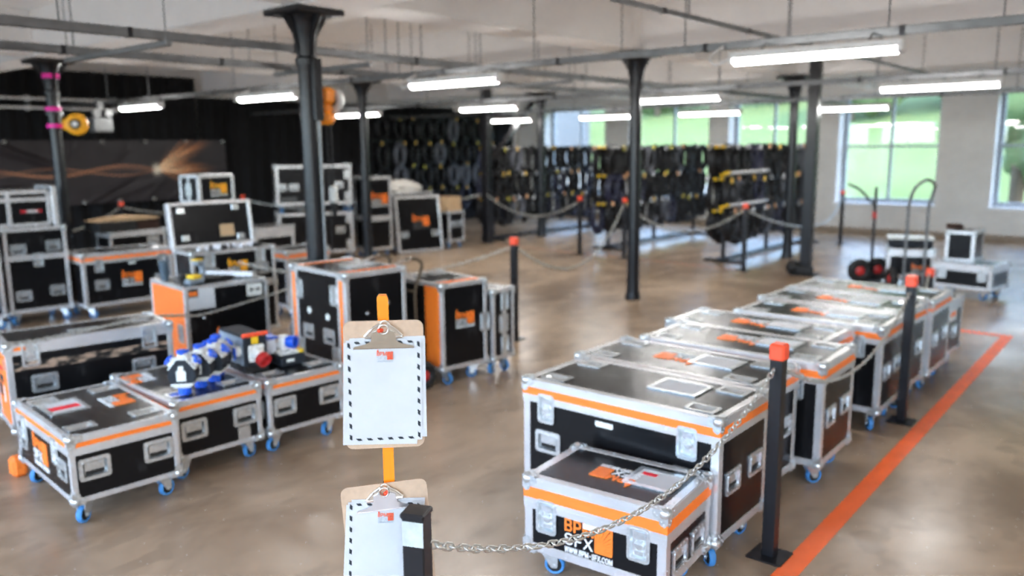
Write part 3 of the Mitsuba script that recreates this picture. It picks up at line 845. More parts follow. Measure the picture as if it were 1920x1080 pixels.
def item_corner():
    r = 0.030
    leaf = Polygon([(-0.004, -0.004), (0.055, -0.004), (0.070, 0.012), (0.060, 0.030), (0.038, 0.036), (0.036, 0.038), (0.030, 0.060), (0.012, 0.070), (-0.004, 0.055)]).buffer(0.003)
    ms = [ball((0.014, 0.014, 0.014), r, 2)]
    a = ext(leaf, 0.0032, -0.0065)
    for cyc in range(3):
        m = a.copy()
        m.vertices = np.roll(m.vertices, cyc, axis=1)
        ms.append(m)
        for (u, v) in ((0.058, 0.012), (0.012, 0.058), (0.046, 0.024), (0.024, 0.046)):
            q = np.roll(np.array([u, v, -0.0065]), cyc)
            ms.append(ball(q, 0.0042, 1))
    return mesh(cat(ms), 'zinc', 40)


def castor_meshes():
    tyre = lathe([(0.036, -0.014), (0.044, -0.017), (0.049, -0.012), (0.050, 0.0), (0.049, 0.012), (0.044, 0.017), (0.036, 0.014)], 28)
    hub = lathe([(0, -0.0135), (0.012, -0.018), (0.014, -0.012), (0.037, -0.010), (0.037, 0.010), (0.014, 0.012), (0.012, 0.018), (0, 0.0135)], 24)
    for m in (tyre, hub):
        m.apply_transform(trimesh.transformations.rotation_matrix(math.pi / 2, (1, 0, 0)))
        m.apply_translation((-0.030, 0, 0.050))
    cheek = Polygon([(-0.042, 0.040), (-0.018, 0.040), (0.030, 0.112), (0.030, 0.126), (-0.040, 0.126), (-0.046, 0.08)]).buffer(0.003)
    fork = []
    for s in (-1, 1):
        c = ext(cheek, 0.003)
        c.apply_transform(mat4(V(1, 0, 0), V(0, 0, 1), V(0, -1, 0), V(0, s * 0.0235 + 0.0015, 0)))
        fork.append(c)
    fork += [cbox(-0.042, 0.034, -0.025, 0.025, 0.118, 0.126, 0.002), moved(lathe([(0, 0.124), (0.034, 0.124), (0.034, 0.133), (0, 0.133)], 20), (0, 0, 0)), cbox(-0.055, 0.055, -0.045, 0.045, 0.132, 0.1385, 0.002),
             cyl((-0.03, -0.028, 0.05), (-0.03, 0.028, 0.05), 0.007, 10)]
    return mesh(cat(fork), 'zinc', 30), mesh(tyre, 'blue_tyre', 40), mesh(hub, 'rubber', 40)


def logo_meshes():
    """The orange and the white half of the lettering, 1 unit wide, about 0.82 high, lower left corner at the origin."""
    def fit(m, x0, x1, y0, y1, d=0.004):
        lo, hi = m.bounds
        m.apply_translation((-lo[0], -lo[1], -lo[2]))
        m.apply_scale(((x1 - x0) / (hi[0] - lo[0]), (y1 - y0) / (hi[1] - lo[1]), d / (hi[2] - lo[2])))
        m.apply_translation((x0, y0, 0))
        return m
    b = fit(meshkit.text_mesh('BPM', 1.0, 0.05, bold=True), 0.0, 0.61, 0.42, 0.67)
    s = fit(meshkit.text_mesh('SFX', 1.0, 0.05, bold=False), 0.0, 0.60, 0.155, 0.385)
    w = fit(meshkit.text_mesh('WWW.BPM-SFX.COM', 1.0, 0.05, bold=True), 0.0, 1.0, 0.0, 0.115)
    flame = Polygon([(0.01, 0.66), (0.02, 0.74), (0.065, 0.85), (0.075, 0.80), (0.13, 0.70), (0.14, 0.66)])
    sq = rrect(0.365, 0.52, 0.03, 0.815, 0.415)
    cen = Point(0.70, 0.27)
    cuts = []
    for a in range(-35, 150, 13):
        c, s_ = math.cos(math.radians(a)), math.sin(math.radians(a))
        L = 0.6
        cuts.append(Polygon([(0.70 + 0.07 * c, 0.27 + 0.07 * s_), (0.70 + L * c - 0.012 * s_, 0.27 + L * s_ + 0.012 * c), (0.70 + L * c + 0.012 * s_, 0.27 + L * s_ - 0.012 * c)]))
    inner = rrect(0.315, 0.47, 0.02, 0.815, 0.415)
    sq = sq.difference(unary_union(cuts).intersection(inner))
    return cat([b, ext(flame, 0.004), ext(sq, 0.004)]), cat([s, w])


_lo, _lw = logo_meshes()


def logo_shape(which, mat):
    return shared(f'logo_{which}_{mat}', lambda: mesh(_lo if which == 'o' else _lw, mat))


FACE = {'front': (V(1, 0, 0), V(0, 0, 1), V(0, -1, 0)), 'left': (V(0, -1, 0), V(0, 0, 1), V(-1, 0, 0)), 'right': (V(0, 1, 0), V(0, 0, 1), V(1, 0, 0)),
        'back': (V(-1, 0, 0), V(0, 0, 1), V(0, 1, 0)), 'top': (V(1, 0, 0), V(0, 1, 0), V(0, 0, 1))}


CASES = []


class Case:
    def __init__(s, name, label, cat_, x, y, z0, yaw, w, d, h, group=None, panel='panel_black', edge=0.030, lid=None, stripe=None, castors=None, side_panel=None, corners=True, bottom_band=False):
        s.w, s.d, s.h, s.M = w, d, h, place(x, y, z0, yaw)
        s.key = t = thing(name, label, cat_, group)
        A, P0 = TT(s.M), 0.0022
        s.panel, s.side_panel, s.holes = panel, side_panel, {f: [] for f in FACE}
        CASES.append(s)
        e = edge
        bars = []
        for a in (0, 1):
            for b in (0, 1):
                X, Y, Z = a * (w - e), a * (d - e), a * (h - e)
                Yb, Zb, Xb = b * (d - e), b * (h - e), b * (w - e)
                bars += [cbox(e * .5, w - e * .5, Y, Y + e, Zb, Zb + e, 0.003), cbox(X, X + e, e * .5, d - e * .5, Zb, Zb + e, 0.003), cbox(X, X + e, Yb, Yb + e, e * .5, h - e * .5, 0.003)]
        part(t, 'edge_frame', mesh(cat(bars), 'aluminium'), A)
        if bottom_band:
            part(t, 'base_rail', mesh(s.ring(0.0, bottom_band, 0.003), 'aluminium'), A)
        s.bands = []
        if lid:
            s.bands += [('lid_band', 'aluminium', None, h - lid, h - 0.004, 0.0025), ('seam', 'aluminium', None, h - lid + lid * 0.16, h - lid + lid * 0.20, 0.0040)]
            s.seam = h - lid
        if stripe:
            z1, z2, mat = stripe
            s.bands.append(('stripe', mat, 'orange stripe round the lid', h - z2, h - z1, 0.0036))
        if corners:
            cs = shared('corner', item_corner)
            for sx in (0, 1):
                for sy in (0, 1):
                    for sz in (0, 1):
                        ex, ey, ez = V(1 - 2 * sx, 0, 0), V(0, 1 - 2 * sy, 0), V(0, 0, 1 - 2 * sz)
                        o = V(sx * w, sy * d, sz * h)
                        B = mat4(ex, ey, ez, o) if np.linalg.det(np.stack([ex, ey, ez])) > 0 else mat4(ey, ex, ez, o)
                        part(t, 'corner', cs, TT(s.M @ B))
        if castors:
            fk, ty, hb = shared('castor', castor_meshes)
            rg = random.Random(hash((round(x * 100), round(y * 100))) & 0xffff)
            for i, (u, v) in enumerate(((0.085, 0.085), (w - 0.085, 0.085), (0.085, d - 0.085), (w - 0.085, d - 0.085))):
                ya = castors[i] if isinstance(castors, (list, tuple)) else rg.uniform(0, 360)
                C = TT(s.M @ place(u, v, -0.1385, ya))
                c = part(t, 'castor', fk, C)
                part(c, 'wheel', ty, C)
                part(c, 'hub', hb, C)

    def finish(s):
        """The body: a core and one board per face, cut out where a dish is sunk into it."""
        w, d, h, q = s.w, s.d, s.h, 0.005
        ms = [cbox(0.028, w - 0.028, 0.028, d - 0.028, 0.028, h - 0.028), cbox(q, w - q, q, d - q, 0.003, 0.013)]
        for fc in ('front', 'left', 'right', 'back', 'top'):
            W, H = {'front': (w, h), 'back': (w, h), 'left': (d, h), 'right': (d, h), 'top': (w, d)}[fc]
            poly = sbox(q, q, W - q, H - q)
            for (u, v, hw, hh, rot) in s.holes[fc]:
                poly = poly.difference(affinity.translate(affinity.rotate(rrect(hw, hh, 0.011), rot, origin=(0, 0)), u, v))
            m = ext(poly, 0.010, -0.013)
            U, Wv, N = FACE[fc]
            o = {'front': V(0, 0, 0), 'left': V(0, d, 0), 'right': V(w, 0, 0), 'back': V(w, d, 0), 'top': V(0, 0, h)}[fc]
            m.apply_transform(mat4(U, Wv, N, o))
            if fc == 'left' and s.side_panel:
                part(s.key, 'side_panel', mesh(m, s.side_panel), TT(s.M), label='bright orange side panel')
            else:
                ms.append(m)
        part(s.key, 'body', mesh(cat(ms), s.panel), TT(s.M))
        for nm, mt, lb, z0, z1, p in s.bands:
            ms = []
            for fc in ('front', 'left', 'right', 'back'):
                W = w if fc in ('front', 'back') else d
                poly = sbox(-p if fc in ('front', 'back') else 0.0, z0, W + (p if fc in ('front', 'back') else 0.0), z1)
                for (u, v, hw, hh, rot) in s.holes[fc]:
                    poly = poly.difference(rrect(hw, hh, 0.011, u, v))
                m = ext(poly, p + 0.004, -0.004)
                U, Wv, N = FACE[fc]
                m.apply_transform(mat4(U, Wv, N, {'front': V(0, 0, 0), 'left': V(0, d, 0), 'right': V(w, 0, 0), 'back': V(w, d, 0)}[fc]))
                ms.append(m)
            part(s.key, nm, mesh(cat(ms), mt), TT(s.M), label=lb)

    def ring(s, z0, z1, p):
        w, d, q = s.w, s.d, 0.004
        return cat([cbox(-p, w + p, -p, q, z0, z1), cbox(-p, w + p, d - q, d + p, z0, z1), cbox(-p, q, q, d - q, z0, z1), cbox(w - q, w + p, q, d - q, z0, z1)])

    def at(s, face, u, v, off=0.0, rot=0.0, sc=1.0):
        U, W, N = FACE[face]
        o = {'front': V(u, 0, v), 'left': V(0, s.d - u, v), 'right': V(s.w, u, v), 'back': V(s.w - u, s.d, v), 'top': V(u, v, s.h)}[face] + N * off
        c, q = math.cos(math.radians(rot)), math.sin(math.radians(rot))
        return TT(s.M @ mat4((c * U + q * W) * sc, (-q * U + c * W) * sc, N, o))

    def add(s, name, shape, face, u, v, off=0.0, rot=0.0, sc=1.0, label=None):
        return part(s.key, name, shape, s.at(face, u, v, off, rot, sc), label=label)

    def latch(s, face, u, v=None, off=0.003):
        v = s.seam - 0.025 if v is None else v
        s.holes[face].append((u, v, 0.081, 0.133, 0))
        s.add('latch', shared('deep_latch', item_deep_latch), face, u, v, off)

    def handle(s, face, u, v, off=-0.002, rot=0.0):
        s.holes[face].append((u, v, 0.124, 0.082, rot))
        k = s.add('handle', shared('handle', item_handle), face, u, v, off, rot)
        part(k, 'grip', shared('grip', item_grip), s.at(face, u, v, off, rot))

    def cup(s, u, v, rot=0.0):
        s.holes['top'].append((u, v, 0.122, 0.072, rot))
        s.add('castor_dish', shared('cup', item_cup), 'top', u, v, -0.002, rot)

    def cups(s, mx=0.16, my=0.12, rot=0.0):
        for u in (mx, s.w - mx):
            for v in (my, s.d - my):
                s.cup(u, v, rot)

    def logo(s, face, u, v, width, rot=0.0, white='white', orange='orange', off=-0.002):
        s.add('logo', logo_shape('o', orange), face, u, v, off, rot, width, label='orange logo lettering')
        s.add('web_address', logo_shape('w', white), face, u, v, off, rot, width, label='white lettering and web address')

    def card(s, face, u, v, wd, ht, rot=0.0, red=None, frame=True):
        """A framed job card: silver frame, white paper, a red field where the photograph shows one."""
        if frame:
            k = s.add('label_frame', mesh(ext(rrect(wd + 0.05, ht + 0.05, 0.012).difference(rrect(wd, ht, 0.006)), 0.006), 'zinc'), face, u, v, -0.002, rot)
        else:
            k = s.key
        part(k, 'card', mesh(ext(rrect(wd, ht, 0.006), 0.0025), 'paper'), s.at(face, u, v, -0.002, rot), label='white job card')
        if red:
            a, b, c, d = red
            part(k, 'red_field', mesh(ext(sbox(a, b, c, d), 0.001, 0.0022), 'label_red'), s.at(face, u, v, -0.002, rot), label='red field of the job card')
        return k

    def rivets(s, faces, edge=0.03, pitch=0.13):
        ms = []
        for fc in faces:
            W = s.w if fc in ('front', 'top', 'back') else s.d
            Hh = s.d if fc == 'top' else s.h
            U, Wv, N = FACE[fc]
            pts = [(u, v) for u in np.arange(0.10, W - 0.06, pitch) for v in (edge / 2, Hh - edge / 2)]
            pts += [(u, v) for v in np.arange(0.10, Hh - 0.06, pitch) for u in (edge / 2, W - edge / 2)]
            for u, v in pts:
                o = {'front': V(u, 0, v), 'left': V(0, s.d - u, v), 'right': V(s.w, u, v), 'top': V(u, v, s.h)}[fc]
                ms.append(ball(o, 0.0042, 1))
        part(s.key, 'rivets', mesh(cat(ms), 'zinc', True), TT(s.M), kind='stuff')


ST = (0.046, 0.088, 'orange')

# ---- the right row of trunks
c = Case('flight_case', 'small low black trunk with orange logo, in front of the right row', 'flight case', -2.33, 2.856, 0.1385, 5.1, 0.737, 0.495, 0.377, edge=0.045, lid=0.158, stripe=(0.050, 0.104, 'orange'), castors=(200, 20, 100, 10))
c.latch('front', 0.125); c.latch('front', 0.605)
c.logo('front', 0.225, 0.050, 0.252)
c.handle('right', 0.15, 0.11); c.handle('right', 0.36, 0.11)
c.logo('top', 0.475, 0.325, 0.225, rot=180)
c.card('top', 0.545, 0.29, 0.20, 0.17, rot=0, red=(-0.085, 0.025, -0.01, 0.06))
c.add('name_tag', mesh(ext(rrect(0.085, 0.026, 0.008), 0.003), 'plug_white'), 'front', 0.365, 0.205, 0)
c.rivets(('front', 'right', 'top'))
c.key


def trunk(label, x, y, yaw, w, d, h, latches=True, handles=True, card=True, logo=True, front=False):
    c = Case('flight_case', label, 'flight case', x, y, 0.1385, yaw, w, d, h, 'trunks of the right row', edge=0.045, lid=0.128, stripe=ST, castors=True)
    if latches:
        c.latch('front', 0.16); c.latch('front', w - 0.17)
    if front:
        c.handle('front', 0.17, 0.30); c.handle('front', w - 0.17, 0.30)
        c.add('name_tag', mesh(ext(rrect(0.11, 0.030, 0.008), 0.003), 'plug_white'), 'front', 0.54, h - 0.165, 0)
    if handles:
        c.handle('right', 0.17, 0.29); c.handle('right', d - 0.15, 0.30)
    c.cups(0.15, 0.115)
    if card:
        c.card('top', w * 0.66, d * 0.62, 0.24, 0.18)
    if logo:
        c.logo('top', w * 0.62 - 0.06, d * 0.72, 0.27, rot=180)
    return c


trunk('black trunk with orange lid stripe, first of the right row behind the small trunk', -2.80, 3.43, 0.4, 1.189, 0.586, 0.645, front=True, logo=False)
trunk('black trunk with orange stripe, second from the front in the right row', -2.90, 4.075, -0.3, 1.198, 0.580, 0.635, handles=True)
trunk('black trunk jutting out rightward, third from the front in the right row', -2.804, 4.700, 1.0, 1.233, 0.590, 0.645)
trunk('black trunk with orange stripe, fourth from the front in the right row', -2.97, 5.345, -1.0, 1.185, 0.570, 0.630)
trunk('black trunk jutting out rightward, fifth from the front in the right row', -2.707, 5.955, 0.6, 1.112, 0.575, 0.640)
trunk('black trunk with orange stripe, sixth from the front in the right row', -2.804, 6.640, -2.5, 1.183, 0.585, 0.635)
c = trunk('black trunk with orange stripe, seventh from the front in the right row', -2.770, 7.255, -0.2, 1.199, 0.645, 0.640)
c = Case('flight_case', 'lower black case with white label closing the far end of the right row', 'flight case', -2.414, 8.10, 0.1385, -3.6, 0.80, 0.448, 0.510, 'trunks of the right row', edge=0.035, lid=0.10, castors=True)
c.handle('right', 0.22, 0.2)
c.add('sticker', mesh(ext(rrect(0.20, 0.13, 0.01), 0.002), 'white'), 'right', 0.16, 0.37, 0.0, label='white sticker')
c.add('sticker_print', mesh(ext(sbox(-0.08, -0.04, 0.08, 0.0), 0.001), 'orange'), 'right', 0.16, 0.39, 0.002)
c.cups(0.15, 0.11)

# ---- three low trunks at the left front
STL = (0.036, 0.062, 'orange')


def low_trunk(label, x, y, yaw, w, d, h, castors):
    c = Case('flight_case', label, 'flight case', x, y, 0.1385, yaw, w, d, h, 'low trunks at the left front', edge=0.032, lid=0.108, stripe=STL, castors=castors)
    c.handle('front', 0.125, 0.185); c.handle('front', w - 0.12, 0.190)
    c.handle('left', 0.11, 0.17); c.handle('left', d - 0.15, 0.17)
    c.latch('left', 0.18); c.latch('left', d - 0.24)
    c.logo('left', d / 2 - 0.17, 0.07, 0.26)
    c.rivets(('front', 'left', 'top'))
    for u in (0.12, w - 0.12):
        for v in (0.17, d - 0.14):
            c.cup(u, v, 0)
    return c


c = low_trunk('low black trunk with red-marked job card on its lid, leftmost of three with blue wheels', -4.557, 1.672, 85.5, 0.598, 0.985, 0.385, (38, 200, 30, 60))
c.logo('top', 0.37, 0.64, 0.23, rot=-90)
c.card('top', 0.175, 0.63, 0.24, 0.18, rot=-90, red=(-0.02, -0.085, 0.06, 0.085))
c = low_trunk('low black trunk carrying four blue and white plug splitters', -4.70, 2.345, 87.0, 0.594, 0.935, 0.385, (20, 200, 30, 60))
c.logo('top', 0.18, 0.62, 0.23, rot=90)
c.add('plate', mesh(ext(rrect(0.085, 0.085, 0.006), 0.003), 'zinc'), 'front', 0.46, 0.075, -0.002)
c = low_trunk('low black trunk carrying the two power boxes, with blue wheels', -4.658, 2.985, 85.5, 0.60, 0.945, 0.385, (15, 20, 30, 60))

# ---- long orange-sided trunk behind them
c = Case('flight_case', 'long black trunk with orange end, worn brown tape strip and chain on its lid', 'flight case', -6.08, 1.90, 0.1385, 80.0, 1.10, 0.50, 0.632, edge=0.040, lid=0.085, castors=(80, 20, 100, 200), side_panel='panel_orange')
c.latch('front', 0.15, 0.54); c.latch('front', 0.93, 0.54)
c.add('tape_strip', mesh(ext(sbox(-0.505, -0.031, 0.505, 0.031), 0.002), 'worn_tape'), 'front', 0.55, 0.462, -0.002, label='worn brown and black tape strip')
c.handle('front', 0.22, 0.33); c.handle('front', 0.88, 0.33)
c.add('stripe', mesh(ext(sbox(-0.035, -0.013, 0.035, 0.013), 0.001), 'orange'), 'front', 0.085, 0.592, 0.0028)
for u, v, ww, hh, m in ((0.12, 0.47, .05, .08, 'zinc'), (0.28, 0.42, .12, .03, 'label_red'), (0.30, 0.34, .14, .05, 'ink'), (0.22, 0.24, .05, .12, 'plug_white'), (0.36, 0.25, .10, .09, 'ink'), (0.28, 0.50, .12, .012, 'ink')):
    c.add('sticker', mesh(ext(rrect(ww, hh, 0.004), 0.001), m), 'left', 0.5 - u if u < 0.5 else 0.1, v, -0.0012)
k = c.card('top', 0.53, 0.20, 0.20, 0.055, rot=0, frame=False)
c.add('green_print', mesh(ext(sbox(-0.10, -0.02, 0.10, -0.005), 0.0008), 'leaf'), 'top', 0.53, 0.20, 0.001)
c.card('top', 0.95, 0.26, 0.11, 0.09, frame=False)
c.rivets(('front',), 0.04)

# ---- orange-sided tall case with the barcode gun on top
c = Case('flight_case', 'tall black case with orange left side and white label, scanner on top', 'flight case', -6.785, 3.574, 0.1385, 83.8, 0.80, 0.80, 0.716, edge=0.036, castors=True, side_panel='panel_orange', corners=False)
c.card('front', 0.155, 0.60, 0.24, 0.19, frame=False)
c.add('label_black', mesh(ext(sbox(-0.12, 0.02, -0.03, 0.095), 0.0008), 'ink'), 'front', 0.155, 0.60, 0.001)
c.add('label_mark', mesh(ext(sbox(-0.115, 0.035, -0.04, 0.07), 0.0008), 'orange'), 'front', 0.155, 0.60, 0.0018)
c.add('socket_plate', mesh(cat([ext(rrect(0.15, 0.115, 0.012), 0.004)]), 'plug_white'), 'front', 0.66, 0.62, -0.002)
for q in (-0.03, 0.03):
    c.add('socket', mesh(lathe([(0, 0), (0.017, 0), (0.017, 0.004), (0, 0.004)], 14), 'ink'), 'front', 0.66 + q, 0.62, 0.001)
c.logo('front', 0.27, 0.10, 0.27)
c.add('bolt', mesh(lathe([(0, 0), (0.014, 0), (0.010, 0.006), (0, 0.007)], 12), 'chrome', 30), 'front', 0.17, 0.42, -0.002)
c.handle('left', 0.66, 0.28, rot=90)

# ---- things behind on the left
c = Case('flight_case', 'tall two-part black case at the far left with four silver handles', 'flight case', -10.654, 3.445, 0.1385, 85.1, 0.685, 0.60, 1.020, edge=0.042, castors=True)
c.seam = 0.66
part(c.key, 'lid_band', mesh(c.ring(0.635, 0.70, 0.003), 'aluminium'), TT(c.M))
part(c.key, 'base_rail', mesh(c.ring(0.0, 0.05, 0.002), 'aluminium'), TT(c.M))
c.latch('front', 0.35, 0.63)
for u, v in ((0.15, 0.77), (0.53, 0.79), (0.16, 0.21), (0.53, 0.24)):
    c.handle('front', u, v)
c = Case('flight_case', 'black trunk with orange stripe and logo, right of the tall two-part case', 'flight case', -10.358, 4.175, 0.1385, 85.9, 1.12, 0.60, 0.666, edge=0.045, lid=0.128, stripe=ST, castors=True)
c.latch('front', 0.20); c.latch('front', 0.98)
c.handle('front', 0.22, 0.27); c.handle('front', 0.95, 0.27)
c.logo('front', 0.46, 0.22, 0.25)
c.add('name_tag', mesh(ext(rrect(0.09, 0.028, 0.008), 0.003), 'plug_white'), 'front', 0.60, 0.51, 0)
c.cups(0.15, 0.12)
c = Case('amp_rack', 'cut-off rack of amplifiers at the left picture edge', 'rack', -10.63, 2.78, 0.1385, 85.1, 0.60, 0.60, 1.020, edge=0.042, castors=True)
for i in range(5):
    c.add('amplifier', mesh(cat([ext(sbox(-0.24, -0.06, 0.24, 0.06), 0.012), ext(sbox(-0.21, -0.035, -0.10, 0.035), 0.016), ext(sbox(0.12, -0.03, 0.20, 0.03), 0.02)] + [moved(lathe([(0, 0.01), (0.016, 0.01), (0.014, 0.03), (0, 0.03)], 10), (q, 0, 0)) for q in (-0.05, 0.0, 0.05)]), 'zinc' if i % 2 else 'grey_plastic', 30), 'front', 0.30, 0.16 + 0.15 * i, -0.002)
c.logo('front', 0.33, 0.34, 0.22, off=0.014)
c = Case('flight_case', 'black case with red and white lettering at the left edge, atop the tall cases', 'flight case', -10.88, 2.86, 1.1585, 85.0, 1.20, 0.45, 0.435, edge=0.045, corners=False)
part(c.key, 'lid_band', mesh(c.ring(0.30, 0.35, 0.003), 'aluminium'), TT(c.M))
part(c.key, 'divider', mesh(cbox(0.72, 0.765, -0.003, 0.004, 0.04, 0.40, 0.002), 'aluminium'), TT(c.M))
tx = lambda s_, h_, m: mesh(meshkit.text_mesh(s_, h_, 0.002, bold=True), m)
c.add('lettering', tx('GN', 0.036, 'label_red'), 'front', 0.86, 0.165, -0.002, label='red lettering')
c.add('lettering', tx('DNSE', 0.036, 'white'), 'front', 0.92, 0.165, -0.002, label='white lettering')
c.add('lettering', tx('FX', 0.036, 'label_red'), 'front', 1.035, 0.165, -0.002, label='red lettering')
t = thing('case_lid', 'narrow open case lid standing edge-on right of the pink-taped column', 'case lid')
part(t, 'panel', mesh(cbox(-11.22, -10.76, 4.075, 4.105, 1.16, 1.62, 0.003), 'panel_black'))
part(t, 'edge_frame', mesh(cat([cbox(-10.77, -10.735, 4.06, 4.12, 1.1585, 1.64, 0.004), cbox(-11.25, -11.21, 4.06, 4.12, 1.1585, 1.64, 0.004), cbox(-11.22, -10.76, 4.06, 4.12, 1.605, 1.64, 0.004)]), 'aluminium'))

# foam, board and cases between the trunk and the drape
c = Case('flight_case', 'dark case under the foam blocks below the spark banner', 'flight case', -11.36, 5.00, 0.1385, 88, 0.80, 0.50, 0.55, edge=0.035, castors=True)
c = Case('flight_case', 'small case carrying foam and a wooden board below the spark banner', 'flight case', -11.40, 5.00, 0.6885, 88, 0.78, 0.46, 0.26, edge=0.035, lid=0.08)
c.handle('front', 0.60, 0.10)
t = thing('foam_block', 'flat black foam block with rippled brown end under the wooden board', 'foam block')
part(t, 'block', mesh(cbox(-11.85, -11.36, 4.86, 5.38, 0.9485, 1.09, 0.01), 'rubber'))
eg = [cbox(-11.85, -11.40, 5.38, 5.72, 0.9485, 1.05, 0.004)]
for i in range(5):
    for j in range(5):
        eg.append(ball((-11.42, 5.42 + 0.065 * i, 0.97 + 0.022 * j + 0.01), 0.028, 1))
part(t, 'egg_foam', mesh(cat(eg), 'foam_brown', True), label='brown egg-crate foam')
t = thing('wooden_board', 'thin curved wooden board lying on the black foam block', 'board')
bd = ext(Polygon([(-0.44, 0), (-0.2, 0.035), (0.12, 0.05), (0.44, 0.02), (0.44, 0.0), (0.1, -0.003), (-0.2, -0.004)]), 0.42)
bd.apply_transform(mat4(V(0, 1, 0), V(0, 0, 1), V(1, 0, 0), V(-11.82, 5.28, 1.094)))
put(t, mesh(bd, 'wood_brown'))

# open-lid trunk and what it stands on
c = Case('flight_case', 'plain black case under the open-lid trunk, mostly hidden', 'flight case', -7.66, 4.13, 0.1385, 83.7, 0.92, 0.44, 0.515, edge=0.035, castors=True)
c = Case('flight_case', 'small black trunk with yellow logo and its lid wide open', 'flight case', -7.65, 4.13, 0.654, 83.7, 0.91, 0.44, 0.385, edge=0.036)
c.latch('front', 0.19, 0.30); c.latch('front', 0.74, 0.30)
c.handle('front', 0.20, 0.14); c.handle('front', 0.74, 0.16)
c.logo('front', 0.38, 0.12, 0.21, orange='amber')
LM = c.M @ np.array([[1, 0, 0, 0], [0, math.cos(0.14), -math.sin(0.14), 0.452], [0, math.sin(0.14), math.cos(0.14), 0.388], [0, 0, 0, 1.0]])
LM = c.M @ np.vstack([np.c_[np.array([[1, 0, 0], [0, math.cos(0.14), math.sin(0.14)], [0, -math.sin(0.14), math.cos(0.14)]]), [0, 0.445, 0.390]], [0, 0, 0, 1]])
LT = TT(LM)
part(c.key, 'lid', mesh(cbox(0.03, 0.88, 0.03, 0.09, 0.02, 0.46, 0.004), 'panel_black'), LT, label='open lid, grey-black inside')
part(c.key, 'lid_frame', mesh(cat([cbox(0, 0.91, 0, 0.10, 0.44, 0.475, 0.004), cbox(0, 0.035, 0, 0.10, 0, 0.475, 0.004), cbox(0.875, 0.91, 0, 0.10, 0, 0.475, 0.004), cbox(0, 0.91, 0, 0.10, 0, 0.03, 0.004)]), 'aluminium'), LT)
for u, v in ((0.14, 0.39), (0.74, 0.40), (0.16, 0.10), (0.77, 0.08)):
    part(c.key, 'lid_plate', mesh(cbox(u - 0.04, u + 0.04, 0.022, 0.031, v - 0.03, v + 0.03, 0.003), 'zinc'), LT)
part(c.key, 'lid_card', mesh(cbox(0.54, 0.70, 0.026, 0.031, 0.09, 0.22, 0.002), 'card_tan'), LT, label='tan card in the lid')
rg = random.Random(4)
for i in range(9):
    u = 0.16 + 0.075 * i
    B = TT(c.M @ place(u, 0.10 + rg.uniform(0, 0.1), 0.385, rg.uniform(0, 360)))
    k = thing('cable_end', f'silver cable plug in the open trunk, {ORD[i]} from its left end', 'cable plug', 'plugs in the open-lid trunk')
    part(k, 'plug', shared('cend', lambda: mesh(cyl((-0.05, 0, 0.022), (0.03, 0, 0.022), 0.022, 12), 'silver_plug', 40)), B)
    part(k, 'boot', shared('cend2', lambda: mesh(cyl((0.03, 0, 0.022), (0.10, 0, 0.018), 0.016, 10), 'rubber', 40)), B)
c = Case('flight_case', 'tall dark case hidden behind the open trunk lid', 'flight case', -8.86, 4.90, 0.1385, 92, 0.56, 0.44, 1.29, edge=0.035, castors=True)
c = Case('flight_case', 'small upright black case with yellow logo behind the open lid', 'flight case', -8.84, 4.93, 1.4285, 95.0, 0.49, 0.38, 0.345, edge=0.042, corners=False)
c.logo('front', 0.16, 0.085, 0.22, orange='amber')
part(c.key, 'lid_band', mesh(cbox(-0.003, 0.004, 0.17, 0.215, 0.03, 0.32, 0.002), 'aluminium'), TT(c.M))
c.add('latch', shared('latch', item_latch), 'left', 0.19, 0.16, 0.003)

# stack left of the large column and beyond
c = Case('flight_case', 'lower trunk of the tall stack behind the large column', 'flight case', -12.75, 8.60, 0.1385, 59.3, 1.36, 0.58, 0.755, edge=0.055, castors=True)
c.seam = 0.5
for v in (0.15, 0.62):
    c.latch('front', 1.28, v, 0.0)
c.handle('front', 1.12, 0.42)
c = Case('flight_case', 'upper trunk of the tall stack behind the large column', 'flight case', -12.75, 8.60, 1.032, 59.3, 1.36, 0.58, 0.725, edge=0.055, castors=True)
for v in (0.15, 0.55):
    c.add('latch', shared('latch', item_latch), 'front', 1.28, v, 0.0)
c.handle('front', 1.12, 0.36); c.handle('front', 0.10, 0.33); c.handle('front', 0.32, 0.33)
c.add('name_tag', mesh(ext(rrect(0.28, 0.06, 0.01), 0.003), 'beacon_grey'), 'front', 0.22, 0.12, 0)
c = Case('flight_case', 'lower case of the narrow two-case stack with orange logo', 'flight case', -11.877, 10.0, 0.1385, 82.1, 0.517, 0.50, 0.60, edge=0.05, castors=True)
c = Case('flight_case', 'upper case of the narrow two-case stack, orange logo on its front', 'flight case', -11.877, 10.0, 0.7385, 82.1, 0.517, 0.50, 0.78, edge=0.05)
c.logo('front', 0.07, 0.22, 0.36)
c = Case('flight_case', 'black case behind the leaning lid, white bag on top', 'flight case', -12.2, 10.85, 0.1385, 85.0, 1.05, 0.60, 1.03, edge=0.045, castors=True)
t = thing('plastic_bag', 'crumpled whitish plastic bag on the case behind the leaning lid', 'bag')
bm = ball((0, 0, 0), 1.0, 4, (0.30, 0.48, 0.19))
d = bm.vertices.copy()
bm.vertices = d * (0.75 + 0.5 * meshkit.fbm(d * 7.0, 4, 3))[:, None]
bm.vertices[:, 2] = np.maximum(bm.vertices[:, 2], -0.05)
bm.apply_translation((-12.48, 11.35, 1.1685 + 0.05))
put(t, mesh(bm, 'bag_white', True))
